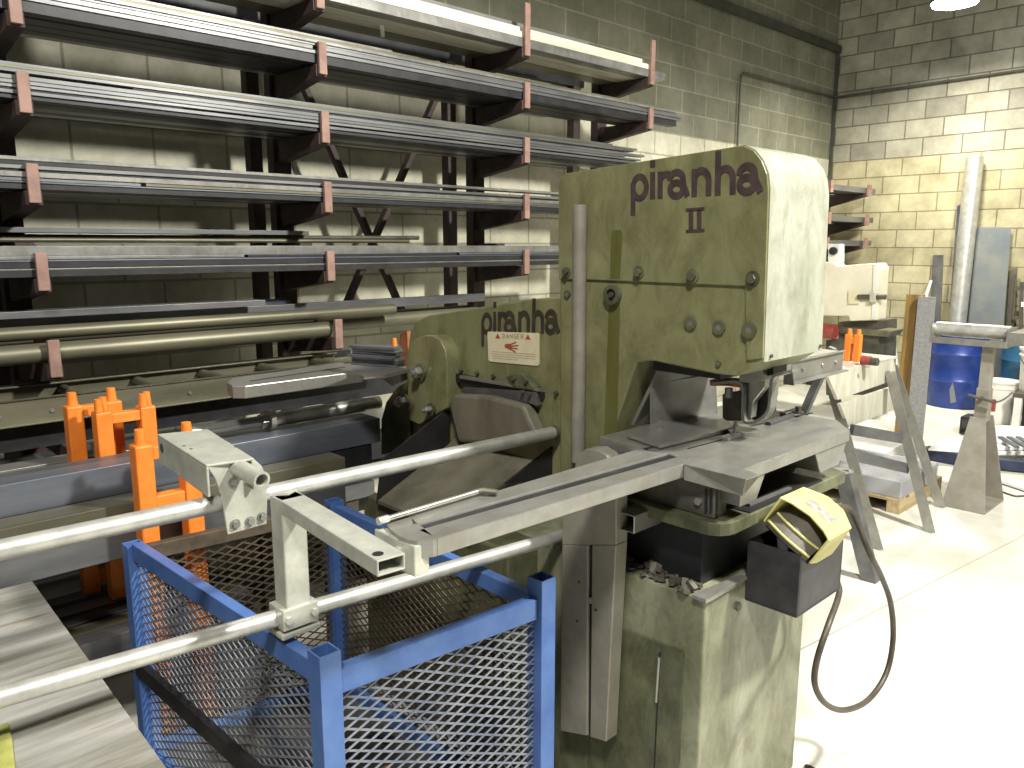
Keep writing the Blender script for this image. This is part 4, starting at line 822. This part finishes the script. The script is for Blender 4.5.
# orange clamp and red fitting on the bench
zb_ = za + .015
q = at(852, 361, Z=zb_); oc = thing('fork_clamp', 'small orange two-pronged stand on top of the grey work bench', 'stand', q)
mb = MB(); s = .0; w_ = .035
for dy in (-.026, .026): mb.box(q.x - .022, q.x + .022, q.y + dy - .018, q.y + dy + .018, zb_, zb_ + .155)
mb.box(q.x - .02, q.x + .02, q.y - .024, q.y + .024, zb_ + .10, zb_ + .14); mb.build('post', 'orange', oc, .004)
mb = MB()
for dy in (-.026, .026): mb.cyl((q.x, q.y + dy, zb_ + .155), (q.x, q.y + dy, zb_ + .185), .015, 10, .012)
mb.build('peg', 'orange', oc, smooth=True)
q = at(869, 360, Z=zb_ + .03); rf = thing('hose_fitting', 'red and grey round fitting lying on the grey work bench', 'fitting', (q.x, q.y, zb_))
mb = MB(); mb.cyl((q.x, q.y + .04, zb_ + .026), (q.x, q.y - .01, zb_ + .026), .026, 16); mb.build('body', 'redpaint', rf, smooth=True)
mb = MB(); mb.cyl((q.x, q.y - .01, zb_ + .024), (q.x, q.y - .05, zb_ + .024), .023, 8); mb.build('nut', 'dim', rf, .002)

# pallet with wrapped plates
pc = at(885, 492, Z=.1); PA, PB = pc.x - .05, pc.x + .75
pa = thing('pallet', 'small wooden pallet under the wrapped grey plates behind the work bench', 'pallet', (pc.x + .3, 2.05, 0))
y0p, y1p = 1.72, 2.35
for i in range(5): x = 4.95 + i * .16; MB().box(x, x + .10, y0p, y1p, .075, .095).build('slat', 'wood', pa, .002)
for y in (y0p, (y0p + y1p) / 2 - .04, y1p - .08): MB().box(4.95, 5.69, y, y + .08, 0, .075).build('bearer', 'wood', pa, .002)
for i in range(2):
    t = thing('wrapped_plates', ('near' if i == 0 else 'far') + ' bundle of grey plates wrapped in clear film on the wooden pallet', 'plates', (5.3, 1.9 + .3 * i, .095))
    ya, yb_ = 1.73 + i * .31, 2.02 + i * .31
    MB().box(4.97, 5.60, ya, yb_, .095, .20).build('plate_stack', 'steel_blue', t, .002); MB().box(4.962, 5.608, ya - .008, yb_ + .008, .095, .209).build('film', 'film', t, .008)
tag(MB().box(5.75, 6.45, 2.15, 2.75, 0, .16).build('sheet_pile', 'whitefilm', None, .006), 'white covered sheet pile on the floor beyond the pallet', 'sheet pile')

# roller stand with flared foot
rs = thing('roller_stand', 'grey steel roller stand with a flared plate foot', 'roller stand', (5.55, 1.48, 0))
XA_, XB_ = 5.33, 5.72; yl, yr_ = at(939, 507, Z=0).y, at(986, 514, Z=0).y; yc = 1.477
for X in (XA_, XB_):
    xo = .12 if X == XA_ else -.12
    mb = MB(); mb.prism([(X, yr_, 0.012), (X, yl, 0.012), (X + xo, yc + .045, .58), (X + xo, yc - .045, .58)], (.008, 0, 0)); mb.build('foot_plate', 'standgrey', rs, .001)
MB().box(XA_, XB_ + .008, yr_, yl, 0, .012).build('foot', 'standgrey', rs, .001)
XR = 5.53
MB().prism([(XA_ + .02, yl - .012, .012), (XB_ - .01, yl - .012, .012), (XB_ - .13, yc + .036, .57), (XA_ + .13, yc + .036, .57)], (0, .006, 0)).build('foot_plate', 'standgrey', rs)
MB().box(XR - .035, XR + .035, yc - .038, yc + .038, .55, .76).build('sleeve', 'standgrey', rs, .003)
MB().box(XR - .03, XR + .03, yc - .032, yc + .032, .70, 1.04).build('post', 'standgrey', rs, .003)
hn = MB(); hn.cyl((XR - .035, yc, .70), (XR - .08, yc, .70), .012, 10); hn.cyl((XR - .075, yc - .08, .69), (XR - .075, yc + .07, .715), .009, 8); hn.build('clamp_handle', 'dim', rs, smooth=True)
yL, yR_ = 1.80, 1.36
fr_ = MB(); fr_.box(XR - .09, XR + .09, yR_, yL, 1.03, 1.05); fr_.box(XR - .09, XR + .09, yL - .008, yL, 1.05, 1.15); fr_.box(XR - .09, XR + .09, yR_, yR_ + .008, 1.05, 1.15); fr_.box(XR - .095, XR - .087, yR_, yL, 1.03, 1.07)
fr_.build('roller_frame', 'steel', rs, .002)
MB().cyl((XR, yR_ + .008, 1.115), (XR, yL - .008, 1.115), .045, 24).build('roller', 'galv', rs, smooth=True)
mb = MB(); mb.box(XR - .09, XR + .25, yR_ - .09, yR_ - .0, 1.05, 1.13); mb.build('side_bracket', 'steel', rs, .003)

# steel leaning and standing at the back wall
hb_ = at(906, 432, Z=0)
an = thing('upright_beam', 'tall rust and grey steel angle standing on end behind the work bench', 'steel angle', (7.3, 2.62, 0))
ytop = 1.40
pA, pB, pC_ = at(897, 432, Z=0), at(913, 436, Z=0), at(930, 436, Z=0)
X1 = 7.15; zt1 = at(905, 294, X=X1).z; yA, yB, yC2 = at(897, 400, X=X1).y, at(913, 400, X=X1).y, at(930, 400, X=X1).y
MB().box(X1, X1 + .02, yB, yA, 0, zt1).build('rusty_flange', 'rustyplate', an, .002)
MB().box(X1 - .10, X1 - .08, yC2, yB, 0, zt1 - .01).build('grey_flange', 'greyplate_big', an, .002)
MB().box(X1 - .08, X1 + .02, yB - .02, yB, 0, zt1).build('web', 'rustyplate', an)
def lean(name, pts, X0, X1_, t, m, label, cat):
    """plate leaning on the back wall: outline at the wall, foot pulled out"""
    mb = MB(); P = []
    for (px, py) in pts:
        a = at(px, py, X=X1_); k = max(0, min(1, a.z / 2.4)); P.append(at(px, py, X=X0 + (X1_ - X0) * k))
    mb.prism(P, (t, 0, 0)); return tag(mb.build(name, m, None, .002), label, cat)
lean('steel_plate', [(977, 227), (1011, 227), (1000, 386), (962, 386)], 9.38, 9.47, .012, 'bluegrey', 'large blue grey steel plate leaning on the back wall', 'plate')
lean('steel_strip', [(933, 255), (943, 255), (937, 392), (926, 392)], 9.40, 9.46, .02, 'steel_dark', 'dark steel strip standing on the back wall left of the long bright tube', 'steel strip')
lean('steel_strip', [(957, 206), (961, 204), (953, 390), (944, 390)], 9.40, 9.455, .03, 'steel_blue', 'narrow blue grey strip leaning close beside the long bright tube', 'steel strip')
t0_, b0_ = at(975, 157, X=9.39), at(950, 391, X=9.31)
k_ = b0_.z; b0_ = Vector((9.31, b0_.y, .0))
tag(MB().pipe(b0_ + Vector((0, 0, .03)), t0_, .085, .078, 24).build('steel_tube', 'galv', None, 0, True), 'long bright round tube leaning on the back wall', 'tube')
lean('steel_strip', [(1010, 268), (1017, 268), (1009, 388), (1001, 388)], 9.38, 9.44, .03, 'steel_olive', 'slim olive strip leaning right of the blue grey plate', 'steel strip')
fr2 = thing('folding_frame', 'dark tubular frame leaning on the back wall at the right edge of the photo', 'frame', (9.2, 2.3, 0))
for a, b_ in (((1014, 275), (1004, 385)), ((1022, 282), (1019, 385)), ((1014, 290), (1024, 288)), ((1012, 318), (1022, 318))): MB().beam(at(*a, X=9.33), at(*b_, X=9.33), .03, .03).build('tube', 'dim', fr2)
MB().prism(ats([(1021, 302), (1030, 302), (1030, 307), (1021, 307)], X=9.30), (.01, 0, 0)).build('label_plate', 'white', fr2)
p0_, p1_ = at(921, 302, X=8.6), at(936, 277, X=9.44); 
tag(MB().cyl(at(915, 330, X=8.9), at(931, 281, X=9.40), .014, 8).build('white_stick', 'white', None, 0, True), 'thin white stick leaning on the back wall behind the tall steel angle', 'stick')

# drums and buckets
DC = Vector((8.92, 2.66, 0))
def drum(name, c, r, h, m, label):
    t = thing(name, label, 'drum', c); prof = [(r * .96, 0), (r, .015), (r, h * .32)]
    for zc in (.34, .66): prof += [(r, h * zc - .02), (r * 1.035, h * zc), (r, h * zc + .02)]
    prof += [(r, h - .015), (r * 1.02, h - .008), (r * 1.02, h), (r * .97, h), (r * .96, h - .02)]
    MB().lathe(c, prof, 36).build('barrel', m, t, 0, True); MB().cyl(c + Vector((r * .5, 0, h - .02)), c + Vector((r * .5, 0, h)), .03, 12).build('bung', 'steel', t); return t
dr = drum('oil_drum', DC, .272, .84, 'drum', 'blue steel drum standing behind the roller stand')
sm = MB(); 
q = [Vector((DC.x - .275 * math.cos(a), DC.y - .275 * math.sin(a), z_)) for a, z_ in ((.12, .20), (.20, .28), (.30, .18), (.38, .08), (.20, .06))]
sm.prism(q, (-.004, 0, 0)); sm.build('paint_smear', 'bluegrey', dr)
drum('oil_drum', Vector((9.02, 2.06, 0)), .22, .80, 'teal', 'teal drum half hidden behind the white buckets')
def bucket(c, r, h, label, red=False):
    t = thing('plastic_bucket', label, 'bucket', c, 'white buckets by the drums')
    MB().lathe(c, [(r * .86, 0), (r * .9, .02), (r * .98, h * .80), (r * 1.06, h * .82), (r * 1.06, h * .85), (r, h * .86), (r * 1.0, h * .94), (r * 1.08, h * .95), (r * 1.08, h), (r * .9, h)], 28).build('pail', 'white', t, 0, True)
    mb = MB(); mb.sweep([c + Vector((-r * 1.08 * math.cos(a), -r * 1.08 * math.sin(a), h * .78 - .10 * math.sin((a + .9) / 1.8 * math.pi))) for a in [-.9 + .2 * k for k in range(10)]], .005, 6); mb.build('handle', 'dim', t, smooth=True)
    if red:
        mb = MB(); 
        A_ = [-.55 + .09 * k for k in range(8)]
        for a, b_ in zip(A_, A_[1:]):
            P = lambda a_, z_: c + Vector((-r * .985 * math.cos(a_), -r * .985 * math.sin(a_), z_)); mb.prism([P(a, h * .3), P(b_, h * .3), P(b_, h * .58), P(a, h * .58)], (-.004, -.001, 0))
        mb.build('red_label', 'redpaint', t)
    return t
q = at(993, 404, Z=0); bucket(Vector((8.35, 2.10, 0)), .145, .40, 'white plastic bucket with a red mark on the floor beside the blue drum', True)
q = at(1020, 388, X=8.2); st_ = thing('low_table', 'low black table with a white leg under the upper white bucket', 'table', (8.3, 1.75, 0))
MB().box(8.05, 8.6, 1.45, 1.925, .30, .34).build('table_top', 'dim', st_, .003)
for x, y, m in ((8.08, 1.88, 'white'), (8.08, 1.5, 'white'), (8.55, 1.88, 'dim'), (8.55, 1.5, 'dim')): MB().box(x - .025, x + .025, y - .03, y + .03, 0, .30).build('leg', m, st_)
MB().box(8.16, 8.55, 1.55, 1.86, 0, .29).build('lower_shelf', 'black', st_, .003)
bucket(Vector((8.28, 1.78, .34)), .17, .40, 'larger white plastic bucket standing on the low black table')

# sheets and tubes on the floor
q = at(940, 448, Z=.0)
tag(MB().beam(at(925, 452, Z=.05), at(968, 460, Z=.05), .10, .09).build('navy_tube', 'navy', None, .004), 'navy rectangular tube on the floor left of the roller stand foot', 'tube')
tag(MB().prism(ats([(928, 449), (938, 441), (955, 436), (966, 438), (968, 452)], Z=.11), (0, 0, -.012)).build('white_sheet', 'whitefilm', None, .003), 'curved white sheet lying on the navy tube', 'sheet')
q = at(957, 434, Z=0); tag(MB().channel((q.x, q.y - .08, .085), (q.x + .2, q.y - .08, .085), .13, .15, .012).build('box_tube', 'black_steel'), 'short black box tube end standing beyond the white sheet', 'tube')
for i, pts in enumerate(([(985, 452), (1000, 425), (1060, 428), (1075, 452)], [(985, 447), (1003, 428), (1060, 430), (1070, 447)], [(990, 440), (1010, 432), (1055, 432), (1066, 444)])):
    tag(MB().prism(ats(pts, Z=.10 + .03 * i), (0, 0, -.026)).build('white_sheet', 'whitefilm', None, .002), 'film covered white sheet, ' + ('lowest', 'middle', 'uppermost')[i] + ' in the pile right of the roller stand', 'sheet')
for k in range(3):
    tag(MB().beam(at(1000 + k * 9, 437 + k * 0, Z=.168), at(1017 + k * 9, 447, Z=.168), .035, .014).build('dark_strip', 'steel_blue'), 'thin dark strip lying across the white sheets', 'strip', 'dark strips on the white sheets')
tag(MB().beam(at(988, 462, Z=.05), at(1070, 470, Z=.05), .09, .08).build('navy_tube', 'navy', None, .004), 'navy rectangular tube on the floor in front of the white sheets', 'tube')
tag(MB().prism(ats([(986, 474), (1000, 480), (1060, 500), (1060, 488)], Z=.03), (0, 0, -.02)).build('white_sheet', 'whitefilm', None, .002), 'loose white sheet in front of the navy tube at the right edge', 'sheet')
tag(MB().sweep(smooth_path([at(1003, 492, Z=.006), at(1015, 496, Z=.006), at(1030, 497, Z=.006), at(1050, 510, Z=.006)]), .006, 6).build('thin_wire', 'cable', None, 0, True), 'thin dark wire on the floor right of the roller stand foot', 'wire')

# ================================================================== FAR LEFT OF THE BACK WALL: white machine and small rack
XW = 7.7
wm = thing('white_machine', 'off white machine with a projecting clamp standing between press and back wall', 'machine', (XW + .3, 3.2, 0))
up = [(800, 262), (834, 262), (836, 266), (877, 263), (880, 268), (877, 320), (850, 321), (848, 316), (800, 316)]
MB().prism(ats(up, X=XW), (.22, 0, 0)).build('housing', 'machinewhite', wm, .01)
MB().prism(ats([(874, 264), (879, 264), (876, 319), (872, 319)], X=XW - .004), (-.01, 0, 0)).build('side_strip', 'white', wm)
MB().prism(ats([(828, 244), (840, 244), (840, 262), (828, 262)], X=XW + .1), (.1, 0, 0)).build('switch_box', 'white', wm, .003)
q = at(834, 251, X=XW + .1); MB().cyl(q, q + Vector((-.03, 0, 0)), .04, 12).build('switch_knob', 'black', wm)
MB().prism(ats([(849, 291), (860, 291), (860, 304), (849, 304)], X=XW - .001), (-.02, 0, 0)).build('clamp_block', 'cream', wm, .003)
a, b_ = at(858, 297, X=XW - .03), at(886, 297, X=XW - .03); MB().cyl(a, b_, .025, 12).build('clamp_screw', 'dim', wm, smooth=True)
MB().prism(ats([(872, 292), (878, 292), (878, 302), (872, 302)], X=XW - .001), (-.06, 0, 0)).build('clamp_nut', 'sawlight', wm, .003)
MB().prism(ats([(838, 322), (879, 321), (877, 395), (838, 395)], X=XW + .1), (.45, 0, 0)).build('base', 'dim', wm, .005)
MB().prism(ats([(838, 327), (892, 331), (888, 337), (838, 333)], X=XW + .05), (.3, 0, 0)).build('feed_table', 'steel_olive', wm, .003)
a = at(827, 329, X=XW - .05); MB().cyl(a + Vector((0, .12, -.02)), a + Vector((0, -.09, -.02)), .075, 20).build('motor', 'redpaint', wm, .004, True)
MB().prism(ats([(826, 340), (850, 338), (852, 395), (826, 395)], X=XW + .08), (.1, 0, 0)).build('motor_stand', 'dim', wm)
# white cones / funnel on the floor beside it
q = at(886, 362, X=8.75); mb = MB(); mb.cyl((q.x, q.y, 0), (q.x, q.y, .85), .20, 18, .03); tag(mb.build('white_cone', 'white', None, 0, True), 'white cone standing right of the off white machine', 'cone')
sr = thing('wall_rack', 'small brown rack with short bars in the far corner of the shop', 'rack', (8.7, 3.9, 0))
MB().box(8.95, 9.05, 4.20, 4.29, 0, 2.35).build('upright', 'primer_dark', sr); MB().box(8.0, 8.1, 4.20, 4.29, 0, 2.35).build('upright', 'primer_dark', sr)
BL = []
for i, py in enumerate((192, 222, 246)):
    q = at(846, py, X=8.6); zz = q.z
    for x in (8.05, 9.0):
        mb = MB(); mb.prism([(x - .03, 3.75, zz - .03), (x - .03, 4.20, zz - .14), (x - .03, 4.20, zz), (x - .03, 3.75, zz)], (.06, 0, 0)); a_ = mb.build('arm', 'primer_dark', sr); MB().box(x - .03, x + .03, 3.72, 3.75, zz - .03, zz + .09).build('lip', 'primer', a_)
    for kx, y in enumerate((3.77, 3.89, 4.02)): stock(y, y + .09, zz + .001, zz + .06, 7.7, 9.25, ('steel_dark', 'steel_olive', 'steel_dark')[kx], ('front', 'middle', 'rear')[kx] + ' bar on the ' + ('upper', 'middle', 'lower')[i] + ' arms of the small corner rack')

# ================================================================== LIGHTS
def area(name, loc, target, size, power, color, spread=180):
    ld = bpy.data.lights.new(name, 'AREA'); ld.shape = 'DISK'; ld.size = size; ld.energy = power; ld.color = color; ld.spread = math.radians(spread)
    o = bpy.data.objects.new(name, ld); C.objects.link(o); o.location = loc; o.rotation_euler = (Vector(target) - Vector(loc)).to_track_quat('-Z', 'Y').to_euler(); return o
LX = at(955, 2, X=8.3)
lampo = thing('bay_light', 'bright white lamp hanging high in front of the back wall', 'lamp', LX)
MB().lathe(LX, [(.20, 0), (.21, .02), (.16, .10), (.08, .22), (.06, .26)], 24).build('reflector', 'dim', lampo, 0, True)
MB().lathe(LX + Vector((0, 0, -.02)), [(.05, -.02), (.19, 0), (.20, .02)], 24).build('lens', 'lamp', lampo, 0, True)
MB().cyl(LX + Vector((0, 0, .25)), Vector((LX.x, LX.y, 6.2)), .012, 8).build('stem', 'dim', lampo)
area('back_bay_light', LX + Vector((0, 0, -.06)), LX + Vector((0.05, 0, -3)), .36, 120, (1, .95, .82), 150)
def spot(name, loc, target, size, power, color, cone, blend):
    ld = bpy.data.lights.new(name, 'SPOT'); ld.energy = power; ld.color = color; ld.spot_size = math.radians(cone); ld.spot_blend = blend; ld.shadow_soft_size = size
    o = bpy.data.objects.new(name, ld); C.objects.link(o); o.location = loc; o.rotation_euler = (Vector(target) - Vector(loc)).to_track_quat('-Z', 'Y').to_euler(); return o
spot('right_bay_light', (3.3, -1.3, 4.5), (3.3, -1.2, 0), .18, 1850, (1, .98, .90), 162, .2)
area('near_fill_light', (-1.3, -1.0, 5.9), (1.2, 1.4, .9), .8, 330, (1, .97, .90), 170)  # unseen fill lamp added behind the camera to lift the press front
wd = bpy.data.worlds.new('shop'); SC.world = wd; wd.use_nodes = True
wd.node_tree.nodes['Background'].inputs['Color'].default_value = (1.0, .97, .88, 1); wd.node_tree.nodes['Background'].inputs['Strength'].default_value = .05
SC.view_settings.view_transform = 'Standard'; SC.view_settings.look = 'None'; SC.view_settings.gamma = 1; SC.view_settings.use_curve_mapping = False
SC.view_settings.exposure = 0.0
